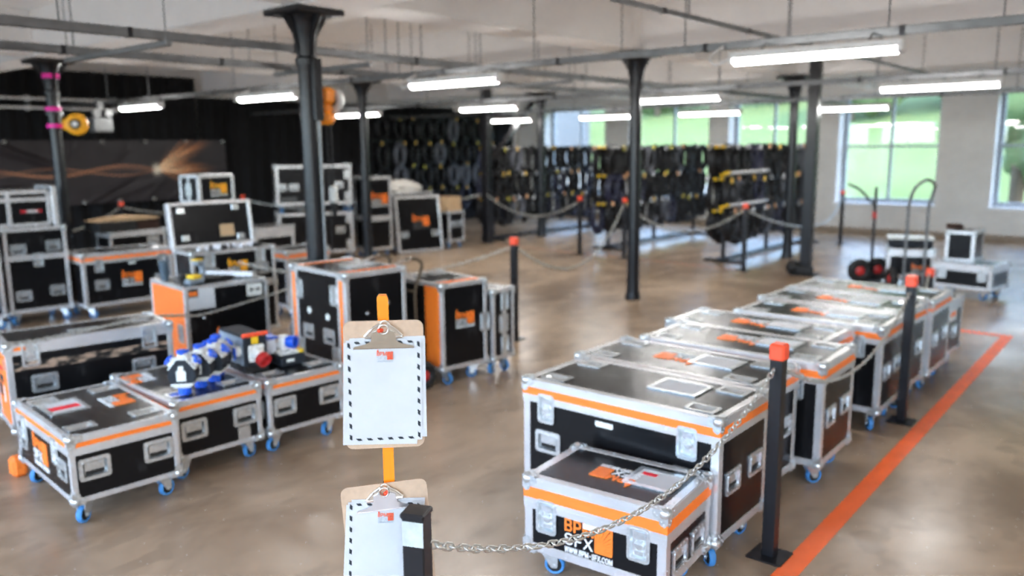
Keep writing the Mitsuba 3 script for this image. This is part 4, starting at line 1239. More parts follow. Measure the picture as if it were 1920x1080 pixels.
# leaning lid
t = thing('case_lid', 'large black case lid with pale frame leaning against the cases', 'case lid')
A = math.radians(8)
LM = place(-11.80, 10.66, 0.0, 74) @ np.vstack([np.c_[np.array([[1, 0, 0], [0, math.cos(A), math.sin(A)], [0, -math.sin(A), math.cos(A)]]), [0, 0, 0.0165]], [0, 0, 0, 1]])
lp = sbox(0.02, 0.02, 0.98, 1.09)
for u in (0.16, 0.84):
    lp = lp.difference(rrect(0.124, 0.082, 0.011, u, 0.36))
lpm = ext(lp, 0.012)
lpm.apply_transform(mat4(V(1, 0, 0), V(0, 0, 1), V(0, -1, 0), V(0, 0.018, 0)))
part(t, 'panel', mesh(cat([lpm, cbox(0.03, 0.97, 0.034, 0.10, 0.03, 1.08)]), 'panel_black'), TT(LM))
part(t, 'edge_frame', mesh(cat([cbox(0, 1.0, 0, 0.12, 0, 0.055, 0.006), cbox(0, 1.0, 0, 0.12, 1.06, 1.115, 0.006), cbox(0, 0.055, 0, 0.12, 0, 1.115, 0.006), cbox(0.945, 1.0, 0, 0.12, 0, 1.115, 0.006)]), 'aluminium'), TT(LM))
for u in (0.16, 0.84):
    part(t, 'handle', shared('handle', item_handle), TT(LM @ mat4(V(1, 0, 0), V(0, 0, 1), V(0, -1, 0), V(u, 0.007, 0.36))))
part(t, 'logo', logo_shape('o', 'orange'), TT(LM @ mat4(V(.36, 0, 0), V(0, 0, .36), V(0, -1, 0), V(0.36, 0.008, 0.46))), label='orange logo lettering')
part(t, 'web_address', logo_shape('w', 'beacon_grey'), TT(LM @ mat4(V(.36, 0, 0), V(0, 0, .36), V(0, -1, 0), V(0.36, 0.008, 0.46))), label='grey lettering and web address')
c = Case('flight_case', 'small brownish case with a carton on top, right of the leaning lid', 'flight case', -11.647, 11.90, 0.1385, 88.3, 0.44, 0.55, 0.62, edge=0.045, castors=True)
c.handle('front', 0.12, 0.36); c.handle('front', 0.33, 0.36)
t = thing('carton', 'brown cardboard carton on the small case right of the leaning lid', 'carton')
part(t, 'box', mesh(cbox(-12.15, -11.68, 11.93, 12.31, 0.7585, 1.05, 0.006), 'card_tan'))
part(t, 'flap', mesh(cbox(-12.15, -11.70, 11.95, 12.1, 1.05, 1.056, 0.001), 'tape_faded'))
c = Case('flight_case', 'black case with pale lid just left of the large column', 'flight case', -11.0, 7.0, 0.1385, 88, 0.70, 0.45, 0.72, edge=0.05, lid=0.16, castors=True)
c.handle('front', 0.60, 0.20)
c = Case('flight_case', 'low black case with orange stripe directly behind the large column foot', 'flight case', -8.35, 5.72, 0.1385, 88, 0.62, 0.50, 0.70, edge=0.045, lid=0.13, stripe=ST, castors=True)

# the two big cases and the narrow one at centre left
c = Case('flight_case', 'big black case with orange stripes and silver latches behind the clipboards', 'flight case', -5.00, 3.945, 0.1385, 83.9, 0.580, 0.850, 0.957, edge=0.038, castors=True)
for u0 in (0.055, 0.085 + 0.700):
    part(c.key, 'stripe', mesh(cbox(-0.0036, 0.004, 0.85 - u0 - 0.024, 0.85 - u0 + 0.024, 0.05, 0.90, 0.001), 'orange'), TT(c.M), label='upright orange stripe')
    part(c.key, 'band', mesh(cbox(-0.0028, 0.004, 0.85 - u0 - 0.062, 0.85 - u0 + 0.062, 0.03, 0.93, 0.001), 'aluminium'), TT(c.M))
for v0 in (0.085, 0.725):
    part(c.key, 'lid_stripe', mesh(cbox(0.03, 0.55, v0, v0 + 0.04, 0.954, 0.9595, 0.001), 'orange'), TT(c.M), label='orange stripe across the lid')
for v in (0.77, 0.27):
    c.add('latch', shared('latch', item_latch), 'left', 0.150, v, 0.003); c.add('latch', shared('latch', item_latch), 'left', 0.685, v, 0.003)
c.handle('left', 0.26, 0.42); c.handle('left', 0.58, 0.42)
for u, v in ((0.29, 0.60), (0.57, 0.58)):
    c.add('vent_plug', mesh(lathe([(0, 0), (0.030, 0), (0.028, 0.006), (0, 0.008)], 16), 'plug_white', 30), 'left', u, v, -0.002)
for u, v in ((0.20, 0.62), (0.40, 0.68)):
    c.add('bolt', mesh(lathe([(0, 0), (0.016, 0), (0.012, 0.006), (0, 0.007)], 14), 'chrome', 30), 'front', u, v, -0.002)
c.card('top', 0.36, 0.35, 0.24, 0.12)
c = Case('flight_case', 'black case with broad upright orange band and orange logo right of the clipboards', 'flight case', -4.863, 4.85, 0.1385, 80.7, 0.504, 0.700, 0.765, edge=0.038, castors=True)
part(c.key, 'stripe', mesh(cbox(-0.0036, 0.004, 0.03, 0.24, 0.03, 0.735, 0.001), 'orange'), TT(c.M), label='broad upright orange band')
part(c.key, 'lid_stripe', mesh(cbox(0.04, 0.47, 0.06, 0.13, 0.762, 0.7675, 0.001), 'orange'), TT(c.M), label='orange stripe across the lid')
c.logo('front', 0.155, 0.36, 0.20)
c.cups(0.13, 0.15)
c.add('latch', shared('latch', item_latch), 'front', 0.475, 0.38, 0.003)
c = Case('flight_case', 'narrow black case with silver latches at the right end of the centre group', 'flight case', -4.755, 5.395, 0.1385, 90.0, 0.30, 0.60, 0.65, edge=0.036, castors=True)
part(c.key, 'lid_band', mesh(cbox(0.13, 0.185, -0.003, 0.004, 0.03, 0.62, 0.001), 'aluminium'), TT(c.M))
for v in (0.53, 0.13):
    c.add('latch', shared('latch', item_latch), 'front', 0.16, v, 0.003)
c.handle('front', 0.15, 0.33, rot=90)

# right background cases
c = Case('flight_case', 'black case with silver lid standing behind the hoop-handled sack truck', 'flight case', -3.343, 12.40, 0.1385, 17.2, 0.616, 0.60, 0.428, edge=0.05, lid=0.11, castors=True)
c.logo('front', 0.33, 0.06, 0.2)
t = thing('open_tray', 'flat black and white tray lying on the case behind the hoop-handled sack truck', 'tray')
c2 = c.M @ place(0.02, 0.18, 0.428)
part(t, 'tray', mesh(cbox(0, 0.58, 0, 0.38, 0.0, 0.11, 0.01), 'ink'), TT(c2))
part(t, 'cover', mesh(cbox(-0.02, 0.60, -0.02, 0.40, 0.11, 0.145, 0.01), 'plug_white'), TT(c2))
c = Case('flight_case', 'wide black case with silver lid at the right background', 'flight case', -2.66, 12.10, 0.1385, -10.0, 0.74, 0.60, 0.333, edge=0.045, lid=0.10, castors=True)
c.latch('front', 0.12, 0.20); c.latch('front', 0.62, 0.20)
k2 = c
c = Case('flight_case', 'upright black case on top of the wide right background case', 'flight case', -2.56, 12.22, 0.4715, -3.0, 0.36, 0.45, 0.415, edge=0.045, corners=True)
t = thing('cable_bundle', 'small brown cable bundle on the upright case at right', 'cable')
put(t, mesh(cat([tube(curve([(-2.5 + 0.09 * math.cos(a), 12.42 + 0.07 * math.sin(a), 0.915 + 0.012 * k) for a in np.linspace(0, 6.2, 9)], 24), 0.02, 6) for k in (0, 1, 2)]), 'foam_brown', True))

# ------------------------------------------------------------------ sack trucks
def wheel_parts(t, c, axis, r=0.13, hubmat='red'):
    a = np.array(axis, float); a /= np.linalg.norm(a)
    u = np.cross([0, 0, 1.0], a); u /= np.linalg.norm(u)
    M = mat4(u, np.cross(a, u), a, c)
    ty = trimesh.creation.torus(0.66 * r, 0.34 * r, 28, 12); ty.apply_transform(M)
    q = 0.36 * r
    hb = lathe([(0, -0.30 * r), (0.12 * r, -0.30 * r), (q, -0.18 * r), (q, 0.18 * r), (0.12 * r, 0.30 * r), (0, 0.30 * r)], 20); hb.apply_transform(M)
    k = part(t, 'wheel', mesh(ty, 'rubber', True))
    part(k, 'hub', mesh(hb, hubmat, 40), label='red hub')


t = thing('sack_truck', 'sack truck with black tyres and red hubs between the two big cases', 'sack truck')
for xx in (-5.02, -5.42):
    part(t, 'upright', mesh(tube(curve([(xx, 4.70, 0.15), (xx, 4.70, 0.60), (xx, 4.70, 0.86), (xx, 4.765, 1.00), (xx + 0.02, 4.76, 1.10), (xx, 4.66, 1.14), (xx - 0.05, 4.55, 1.10), (xx - 0.08, 4.50, 1.06)], 36), 0.013, 8), 'bark' , True))
    part(t, 'grip', mesh(tube(curve([(xx + 0.0, 4.665, 1.1405), (xx - 0.05, 4.55, 1.105), (xx - 0.085, 4.49, 1.055)], 10), 0.017, 8), 'chrome', True), label='bright handle')
part(t, 'crossbar', mesh(cat([cyl((-5.42, 4.70, z), (-5.02, 4.70, z), 0.011, 8) for z in (0.25, 0.55, 0.85)]), 'bark', True))
part(t, 'toe_plate', mesh(cbox(-5.45, -4.99, 4.68, 4.80, 0.012, 0.02, 0.002), 'black_post'))
wheel_parts(t, V(-4.93, 4.69, 0.13), (1, 0, 0)); wheel_parts(t, V(-5.51, 4.69, 0.13), (1, 0, 0))
part(t, 'axle', mesh(cyl((-5.5, 4.69, 0.13), (-4.94, 4.69, 0.13), 0.010, 8), 'black_post', True))

t = thing('sack_truck', 'silver sack truck with tall hoop handle in front of the window', 'sack truck')
# frame in a local system: u across, v up
hu = V(0.235, 0.177, 0.0) / np.linalg.norm(V(0.235, 0.177, 0))
ho = V(-3.03, 12.12, 0.0)
W = 0.27
hp = lambda u, z, n=0.0: ho + hu * u + V(-hu[1], hu[0], 0) * n + V(0, 0, z)
part(t, 'hoop_frame', mesh(tube(curve([hp(0, 0.06), hp(0, 0.5), hp(0, 1.10), hp(0, 1.22, -.01), hp(0.04, 1.44, -.05), hp(0.17, 1.56, -.1), hp(0.29, 1.50, -.08), hp(0.30, 1.40, -.05), hp(W, 1.22, -.01), hp(W, 1.10), hp(W, 0.5), hp(W, 0.06)], 70), 0.021, 8), 'galvanised', True))
part(t, 'crossbar', mesh(cat([cyl(hp(0, z), hp(W, z), 0.012, 8) for z in (0.25, 0.6, 1.13)]), 'aluminium', True))
part(t, 'toe_plate', mesh(cat([tube([hp(-0.05, 0.012, 0), hp(W + 0.05, 0.012, 0)], 0.012, 4), tube([hp(-0.05, 0.010, -.15), hp(W + 0.05, 0.010, -.15)], 0.010, 4)]), 'aluminium'))
wheel_parts(t, hp(-0.10, 0.16, 0.16), hu, 0.16); wheel_parts(t, hp(W + 0.10, 0.16, 0.16), hu, 0.16)
part(t, 'axle', mesh(cyl(hp(-0.1, 0.16, 0.16), hp(W + 0.1, 0.16, 0.16), 0.010, 8), 'black_post', True))

t = thing('sack_truck', 'dark sack truck with one curved handle, left of the hoop-handled truck', 'sack truck')
o = V(-3.64, 12.72, 0)
part(t, 'upright', mesh(tube([o + V(0, 0, .05), o + V(0, 0, 1.42)], 0.022, 8), 'black_post', True))
part(t, 'upright', mesh(tube(curve([o + V(-.02, .06, .05), o + V(-.02, .06, 1.05), o + V(-.10, 0.04, 1.22), o + V(-.24, 0, 1.38), o + V(-.40, -.02, 1.46)], 30), 0.018, 8), 'black_post', True))
part(t, 'crossbar', mesh(cat([cyl(o + V(-.02, .06, z), o + V(0, 0, z), 0.014, 8) for z in (0.3, 0.7)]), 'black_post', True))
part(t, 'collar', mesh(cyl(o + V(0, 0, .96), o + V(0, 0, 1.06), 0.030, 10), 'red', True), label='red collar')
wheel_parts(t, V(-3.76, 12.58, 0.18), (0.55, -0.83, 0), 0.18); wheel_parts(t, V(-3.60, 12.89, 0.18), (0.55, -0.83, 0), 0.18)
part(t, 'axle', mesh(cyl((-3.76, 12.58, 0.18), (-3.60, 12.89, 0.18), 0.012, 8), 'black_post', True))
part(t, 'toe_plate', mesh(cbox(-3.72, -3.50, 12.66, 12.80, 0.0, 0.052, 0.002), 'black_post'))

# ------------------------------------------------------------------ things on the low trunks
def splitter(x, y, z, yaw, label):
    """Five-way plug splitter standing on its plug: house-shaped black body, white flanges, blue lids and plug."""
    t = thing('plug_splitter', label, 'plug splitter', 'plug splitters on the low trunk')
    M = place(x, y, z, yaw) @ np.diag([1.12, 1.0, 1.12, 1.0])
    A = TT(M)

    def body():
        m = ext(Polygon([(-0.055, 0.075), (0.055, 0.075), (0.072, 0.115), (0.066, 0.150), (0.022, 0.205), (-0.022, 0.205), (-0.066, 0.150), (-0.072, 0.115)]).buffer(0.004), 0.125)
        m.apply_transform(mat4(V(1, 0, 0), V(0, 0, 1), V(0, -1, 0), V(0, 0.0625, 0)))
        return mesh(m, 'ink')
    part(t, 'body', shared('sp_body', body), A)
    part(t, 'base_flange', shared('sp_fl', lambda: mesh(cat([cbox(-0.062, 0.062, -0.066, 0.066, 0.060, 0.076, 0.005), cbox(-0.05, 0.05, -0.055, 0.055, 0.045, 0.062, 0.008)]), 'plug_white')), A)
    part(t, 'plug', shared('sp_plug', lambda: mesh(lathe([(0, 0), (0.033, 0), (0.036, 0.004), (0.036, 0.046), (0, 0.046)], 20), 'blue', 35)), A, label='blue plug')
    part(t, 'name_plate', shared('sp_np', lambda: mesh(cat([cbox(-0.026, 0.026, -0.071, -0.066, 0.090, 0.150, 0.002), cbox(-0.014, 0.014, -0.071, -0.066, 0.15, 0.178, 0.002)]), 'plug_white')), A)
    for s in (-1, 1):
        c_, q = math.cos(math.radians(38)), math.sin(math.radians(38))
        B = M @ mat4(V(q, 0, -c_ * s) if s > 0 else V(q, 0, c_), V(0, 1, 0), V(s * c_, 0, q), V(s * 0.048, 0, 0.178))
        U = V(q, 0, -s * c_); N = V(s * c_, 0, q)
        B = M @ mat4(np.cross(V(0, 1, 0), N), V(0, 1, 0), N, V(s * 0.046, 0, 0.177))
        k = part(t, 'socket', shared('sp_sock', lambda: mesh(cat([cbox(-0.036, 0.036, -0.055, 0.055, 0, 0.012, 0.003), lathe([(0, 0.01), (0.030, 0.01), (0.028, 0.036), (0, 0.036)], 18)]), 'plug_white', 30)), TT(B))
        part(k, 'lid', shared('sp_lid', lambda: mesh(cat([lathe([(0, 0.034), (0.033, 0.034), (0.033, 0.046), (0.020, 0.052), (0, 0.052)], 8), cbox(-0.012, 0.012, -0.05, -0.02, 0.03, 0.046, 0.003)]), 'blue')), TT(B), label='blue lid')
    B = M @ mat4(V(1, 0, 0), V(0, 1, 0), V(0, 0, 1), V(0, 0, 0.207))
    k = part(t, 'socket', shared('sp_sock', None), TT(B))
    part(k, 'lid', shared('sp_lid', None), TT(B), label='blue lid')


ZL = 0.1385 + 0.385 + 0.0005
for i, (x, y, yaw, lb) in enumerate(((-4.83, 2.50, 48, 'blue and white plug splitter nearest the camera, leftmost of four'), (-4.89, 2.645, 44, 'blue and white plug splitter, second from the left of four'),
                                     (-4.95, 2.775, 40, 'blue and white plug splitter, third from the left of four'), (-5.05, 2.86, 75, 'blue and white plug splitter nearest the power box'))):
    splitter(x, y, ZL, yaw, lb)

# distribution box with red socket
t = thing('power_box', 'black power distribution box with red plug and orange handle bar', 'power box')
M = place(-4.93, 2.995, ZL, 82)
A = TT(M)
part(t, 'box', mesh(cbox(0, 0.17, 0, 0.42, 0.012, 0.262, 0.008), 'ink'), A)
part(t, 'skirt', mesh(cbox(-0.006, 0.176, -0.006, 0.426, 0.0, 0.05, 0.006), 'rubber'), A)
part(t, 'side_plate', mesh(cbox(-0.006, 0.001, 0.015, 0.405, 0.055, 0.25, 0.002), 'grey_plastic'), A, label='grey side plate')
part(t, 'handle_bar', mesh(cbox(-0.012, 0.182, -0.016, 0.014, 0.255, 0.283, 0.010), 'cap_red'), A, label='orange handle bar')
part(t, 'tag', mesh(cbox(0.055, 0.105, -0.006, -0.001, 0.205, 0.252, 0.001), 'yellow'), A, label='yellow tag')
for i in range(4):
    v = 0.07 + 0.09 * i
    B = M @ mat4(V(0, -1, 0), V(0, 0, 1), V(-1, 0, 0), V(-0.006, v, 0.15))
    k = part(t, 'socket', shared('pb_s', lambda: mesh(lathe([(0, 0), (0.038, 0), (0.036, 0.022), (0.026, 0.032), (0, 0.032)], 18), 'plug_white', 35)), TT(B))
    part(k, 'flap', shared('pb_f', lambda: mesh(ext(Polygon([(-0.016, 0.03), (0.016, 0.03), (0.024, -0.02), (0, -0.06), (-0.024, -0.02)]), 0.008, 0.030), 'blue')), TT(B), label='blue flap')
B = M @ mat4(V(1, 0, 0), V(0, 0, 1), V(0, -1, 0), V(0.085, -0.001, 0.135))
Bt = B @ trimesh.transformations.rotation_matrix(math.radians(28), (1, 0, 0)) @ trimesh.transformations.rotation_matrix(math.radians(14), (0, 1, 0))
k = part(t, 'inlet', mesh(cat([cbox(-0.058, 0.058, -0.058, 0.062, 0, 0.014, 0.008)]), 'plug_white'), TT(B))
part(k, 'neck', mesh(lathe([(0, 0), (0.052, 0), (0.046, 0.05), (0, 0.05)], 20), 'plug_white', 35), TT(Bt))
part(k, 'red_plug', mesh(cat([lathe([(0.0, 0.048), (0.044, 0.048), (0.050, 0.06), (0.050, 0.105), (0.036, 0.105), (0.034, 0.085), (0, 0.085)], 22)] + [cyl((0.02 * math.cos(a), 0.02 * math.sin(a), 0.08), (0.02 * math.cos(a), 0.02 * math.sin(a), 0.1), 0.004, 6) for a in np.linspace(0, 5.03, 5)]), 'red', 35), TT(Bt), label='red plug')
# second unit with the blue plug
t = thing('power_box', 'low black power unit with pale cover and blue plug, right of the red-plug box', 'power box')
M = place(-4.88, 3.255, ZL, 82)
A = TT(M)
part(t, 'base', mesh(cbox(0, 0.19, 0, 0.30, 0, 0.075, 0.006), 'ink'), A)
part(t, 'name_tag', mesh(cbox(0.04, 0.10, -0.003, 0.001, 0.03, 0.052, 0.001), 'plug_white'), A)
part(t, 'bracket', mesh(cat([cbox(0.005, 0.185, 0.02, 0.12, 0.075, 0.10, 0.008), cbox(0.03, 0.10, 0.04, 0.11, 0.10, 0.215, 0.012)]), 'plug_white'), A)
part(t, 'yellow_tip', mesh(cbox(0.145, 0.188, 0.014, 0.10, 0.078, 0.104, 0.006), 'yellow'), A)
B = M @ mat4(V(1, 0, 0), V(0, 0, 1), V(0, -1, 0), V(0.075, 0.04, 0.17)) @ trimesh.transformations.rotation_matrix(math.radians(35), (0, 1, 0))
part(t, 'blue_plug', mesh(cat([lathe([(0.0, 0.0), (0.040, 0.0), (0.046, 0.015), (0.046, 0.062), (0.032, 0.062), (0.030, 0.035), (0, 0.035)], 20)]), 'blue', 35), TT(B), label='blue plug')
part(t, 'breaker_cover', mesh(cbox(-0.09, 0.03, 0.12, 0.29, 0.076, 0.19, 0.01), 'silver_plug'), A, label='pale breaker cover')
part(t, 'cover_lid', mesh(cbox(-0.10, 0.04, 0.11, 0.30, 0.19, 0.205, 0.004), 'blue'), A, label='blue cover lid')

# on the orange-sided case
ZT = 0.1385 + 0.716 + 0.0005
t = thing('travel_cup', 'dark blue-grey travel cup on the orange-sided case', 'cup')
put(t, mesh(lathe([(0, 0), (0.036, 0), (0.046, 0.17), (0.046, 0.18), (0.040, 0.18), (0.036, 0.15), (0, 0.15)], 24).apply_translation((-7.36, 3.70, ZT)), 'slate', 35))
t = thing('barcode_gun', 'black and yellow handheld scanner lying on the orange-sided case', 'scanner')
M = place(-6.92, 3.78, ZT, 105)
g1 = cbox(-0.13, 0.06, -0.045, 0.045, 0.0, 0.055, 0.018)
g2 = tube(curve([(0.04, 0, 0.04), (0.07, 0, 0.10), (0.06, 0, 0.17), (0.03, 0, 0.20)], 14), 0.028, 8)
part(t, 'body', mesh(cat([g1, g2, cbox(-0.02, 0.085, -0.04, 0.04, 0.165, 0.215, 0.015)]), 'grey_plastic', 30), TT(M))
part(t, 'grip', mesh(cat([cbox(-0.09, 0.02, -0.050, 0.050, 0.050, 0.085, 0.012), cbox(-0.025, 0.05, -0.043, 0.043, 0.21, 0.222, 0.004)]), 'yellow'), TT(M), label='yellow grip')
part(t, 'cord', mesh(tube(curve([(0.03, 0.0, 0.012), (0.12, 0.06, 0.010), (0.20, 0.02, 0.010), (0.26, 0.10, 0.010)], 24), 0.009, 6), 'rubber', True), TT(M))
t = thing('white_tube', 'white tube lying across the top of the orange-sided case', 'tube')
put(t, mesh(cyl((-7.28, 4.05, ZT + 0.028), (-6.83, 4.30, ZT + 0.028), 0.028, 16), 'tube_white', 40))
t = thing('black_cloth', 'folded black cloth beside the white tube on the orange-sided case', 'cloth')
cb = cbox(-7.40, -6.98, 3.86, 4.18, ZT, ZT + 0.022, 0.008)
put(t, mesh(cb, 'rubber'))

# water bottles between the orange-sided case and the big case
for i, (x, y, z) in enumerate(((-6.62, 4.60, 0.0), (-6.52, 4.72, 0.0), (-6.70, 4.74, 0.0))):
    t = thing('water_bottle', f'bluish water bottle between the orange-sided case and the big case, {ORD[i]} of three', 'bottle', 'water bottles beside the big case')
    sh = shared('bottle', lambda: mesh(lathe([(0, 0), (0.045, 0), (0.05, 0.01), (0.05, 0.20), (0.046, 0.22), (0.05, 0.24), (0.05, 0.36), (0.02, 0.43), (0.02, 0.45), (0, 0.45)], 18), 'slate', 35))
    part(t, 'bottle', sh, T().translate([x, y, z]))
    part(t, 'cap', shared('bcap', lambda: mesh(lathe([(0, 0.448), (0.022, 0.448), (0.022, 0.475), (0, 0.475)], 14), 'blue', 35)), T().translate([x, y, z]))

t = thing('wheel_chock', 'orange plastic block on the floor behind the leftmost low trunk', 'wheel chock')
put(t, mesh(cat([cbox(-5.70, -5.60, 1.72, 1.81, 0.0, 0.13, 0.02)]), 'orange'))

# ------------------------------------------------------------------ clipboards on the orange post
toc = V(0.752, -0.659, 0)                       # horizontal direction from the post towards the camera
t = thing('sign_post', 'orange square post with chamfered top carrying two clipboards', 'post')
pc = V(-1.649, 1.424, 0)
ang = math.degrees(math.atan2(toc[1], toc[0])) + 90
M = place(pc[0], pc[1], 0, ang)
pm = ext(Polygon([(-0.0145, 0.012), (0.0145, 0.012), (0.0150, 1.662), (0.010, 1.674), (-0.009, 1.674), (-0.0150, 1.666)]), 0.030, -0.015)
pm.apply_transform(mat4(V(1, 0, 0), V(0, 0, 1), V(0, -1, 0), V(0, 0, 0)))
part(t, 'post', mesh(pm, 'orange_gloss'), TT(M))
part(t, 'base_plate', mesh(cbox(-0.05, 0.05, -0.05, 0.05, 0, 0.012, 0.003), 'black_post'), TT(M))
for z in (1.581, 1.123):
    part(t, 'peg', mesh(cyl((0, -0.012, z), (-0.012, -0.042, z + 0.004), 0.0055, 10), 'cap_red', True), TT(M))
part(t, 'black_band', mesh(cbox(-0.0165, 0.0165, -0.018, 0.018, 1.115, 1.143, 0.003), 'rubber'), TT(M))


def clipboard(label, zc, bw, bh, roll, proll, dx, clip_mat, tilt, shine):
    """Board hung on a peg: origin at the clip pivot, u right, v up, n to the viewer."""
    t = thing('clipboard', label, 'clipboard')
    base = M @ mat4(V(1, 0, 0), V(0, 0, 1), V(0, -1, 0), V(dx, -0.024, zc)) @ trimesh.transformations.rotation_matrix(math.radians(tilt), (1, 0, 0)) @ trimesh.transformations.rotation_matrix(math.radians(roll), (0, 0, 1))
    A = TT(base)
    top = 0.000
    part(t, 'board', mesh(ext(rrect(bw, bh, 0.020, 0, top - bh / 2 + 0.004), 0.0032), 'hardboard'), A)
    PW, PH = 0.200, 0.285

    def sheet(z, du, dv, rot, curl):
        nu, nv = 12, 18
        u, v = np.linspace(-PW / 2, PW / 2, nu), np.linspace(-PH, 0, nv)
        U, Vv = np.meshgrid(u, v, indexing='ij')
        Z = z + curl * (np.abs(U) / (PW / 2)) ** 3 * (0.2 + 0.8 * (-Vv / PH)) + 0.0012 * meshkit.fbm(np.stack([U * 30, Vv * 30, 0 * U + z * 900], -1), 3)
        p = np.stack([U, Vv, Z], -1).reshape(-1, 3)
        q = np.vstack([p, p - [0, 0, 0.0004]])
        f = []
        k, m = nv, len(p)
        for i in range(nu - 1):
            for j in range(nv - 1):
                a, b, c_, d_ = i * k + j, (i + 1) * k + j, (i + 1) * k + j + 1, i * k + j + 1
                f += [(a, b, c_), (a, c_, d_), (m + a, m + c_, m + b), (m + a, m + d_, m + c_)]
        mm = trimesh.Trimesh(q, f, process=False)
        mm.apply_transform(trimesh.transformations.rotation_matrix(math.radians(rot), (0, 0, 1)))
        mm.apply_translation((du, dv, 0))
        return mm
    pt = -0.047
    for i, (du, dv, ro) in enumerate(((0.010, pt + 0.006, 0.6 + proll), (-0.006, pt - 0.010, -1.6 + proll))):
        part(t, 'paper', mesh(sheet(0.0042 + 0.0012 * i, du, dv, ro, 0.002), 'paper', True), A)
    k = part(t, 'paper', mesh(sheet(0.0068, 0.0, pt, proll, 0.002), 'paper', True), A, label='front sheet with dashed border and small logo')
    # dashed border: slanted bars
    bars = []
    nb = 9
    for i in range(nb):
        v = -0.014 - i * (PH - 0.028) / (nb - 1)
        for s in (-1, 1):
            x = s * (PW / 2 - 0.008)
            bars.append(Polygon([(x - 0.0034, v + 0.0090), (x + 0.0034, v + 0.0040), (x + 0.0034, v - 0.0090), (x - 0.0034, v - 0.0040)]))
    for i in range(6):
        x = -PW / 2 + 0.030 + i * (PW - 0.060) / 5
        for v in (-0.007, -PH + 0.007):
            bars.append(Polygon([(x - 0.0085, v + 0.0032), (x + 0.0035, v + 0.0032), (x + 0.0085, v - 0.0032), (x - 0.0035, v - 0.0032)]))
    bm_ = cat([ext(b, 0.0006) for b in bars])
    R_ = trimesh.transformations.rotation_matrix(math.radians(proll), (0, 0, 1))
    bm_.apply_translation((0, 0, 0.0088)); bm_.apply_transform(R_); bm_.apply_translation((0, pt, 0))
    part(k, 'border_dashes', mesh(bm_, 'ink'), A)
    for nm, src, mt in (('logo', _lo, 'ink_red'), ('web_address', _lw, 'ink_grey')):
        g = src.copy(); g.apply_scale((0.043, 0.043, 0.1)); g.apply_translation((-0.019, -0.062, 0.0088)); g.apply_transform(R_); g.apply_translation((0, pt, 0))
        part(k, nm, mesh(g, mt), A)
    # clip: sprung jaw, two lever arms, coil with hanging loop
    jaw = Polygon([(-0.080, -0.068), (0.080, -0.068), (0.078, -0.064), (0.050, -0.058), (0.034, -0.050), (0.030, -0.030), (0.030, -0.026), (0.016, -0.020), (0.011, -0.024), (0, -0.028), (-0.011, -0.024), (-0.016, -0.020), (-0.030, -0.026), (-0.030, -0.030), (-0.034, -0.050), (-0.050, -0.058), (-0.078, -0.064)])
    jm = ext(jaw, 0.0012, 0.0125)
    lip = cyl((-0.080, -0.0690, 0.0112), (0.080, -0.0690, 0.0112), 0.0022, 8)
    arms = []
    for s in (-1, 1):
        arms.append(ext(Polygon([(s * 0.012, -0.008), (s * 0.046, -0.030), (s * 0.052, -0.042), (s * 0.030, -0.040), (s * 0.014, -0.022)]), 0.004, 0.0065))
        arms.append(cyl((s * 0.048, -0.040, 0.008), (s * 0.026, -0.040, 0.008), 0.0045, 8))
        arms.append(tube(curve([(s * 0.010, -0.004, 0.012), (s * 0.030, -0.016, 0.013), (s * 0.050, -0.036, 0.011)], 12), 0.0032, 8))
    coil = [moved(trimesh.creation.torus(0.0125, 0.0022, 20, 8), (0, -0.017, 0.010 + dz)) for dz in (-0.003, 0.001, 0.005)]
    hook = tube(curve([(-0.008, -0.006, 0.014), (-0.004, 0.004, 0.015), (0.006, 0.006, 0.015), (0.016, -0.004, 0.014), (0.024, -0.014, 0.013)], 20), 0.0022, 8)
    c_ = part(t, 'clip', mesh(cat([jm, lip]), clip_mat, 30), A, label='metal clip jaw')
    part(c_, 'lever', mesh(cat(arms), 'chrome', 30), A)
    part(c_, 'spring', mesh(cat(coil + [hook]), 'chrome', True), A)


P('clip_bronze', (0.40, 0.33, 0.26), 0.28, metal=0.95)
P('clip_nickel', (0.72, 0.72, 0.76), 0.22, metal=0.95)
clipboard('upper brown clipboard with dashed-border sheets hanging high on the orange post', 1.605, 0.212, 0.358, -1.0, 0.0, 0.0, 'clip_bronze', 1.0, True)
clipboard('lower brown clipboard with dashed-border sheets, half behind the close bollard', 1.147, 0.236, 0.358, 3.5, -6.5, -0.016, 'clip_nickel', -1.5, False)

# ------------------------------------------------------------------ cable racks
def coil_mesh(seed, w=0.17, h=0.27):
    rg = np.random.default_rng(seed)
    ms = []
    for k in range(9):
        a = np.linspace(0, 2 * np.pi, 20)
        ww, hh = w - 0.018 * (k // 3) + rg.uniform(-.02, .02), h - 0.02 * (k // 3) + rg.uniform(-.03, .03)
        p = np.stack([0.034 * (k % 3 - 1) + 0.014 * np.sin(a * 2 + rg.uniform(0, 6)), ww * np.sin(a) * (0.92 + 0.10 * np.cos(a)), -h + hh * np.cos(a) - 0.02], 1)
        p[:, 1] += rg.uniform(-.02, .02)
        ms.append(tube(p, 0.026, 6, cap=False))
    return cat(ms)


COILS = [(coil_mesh(s), m) for s, m in ((1, 'cable_black'), (2, 'cable_black'), (3, 'cable_black'), (4, 'cable_black'), (5, 'cable_blue'), (6, 'cable_grey'))]
COIL_SH = [mesh(m, b, True) for m, b in COILS]
PLUG_SH = {k: mesh(cat([cyl((0, 0, -0.05), (0, 0, 0.02), 0.024, 10), cyl((0, 0, 0.02), (0, 0, 0.035), 0.018, 10)]), k, 40) for k in ('gold', 'olive_gold', 'copper_tan', 'silver_plug')}
crg = random.Random(11)


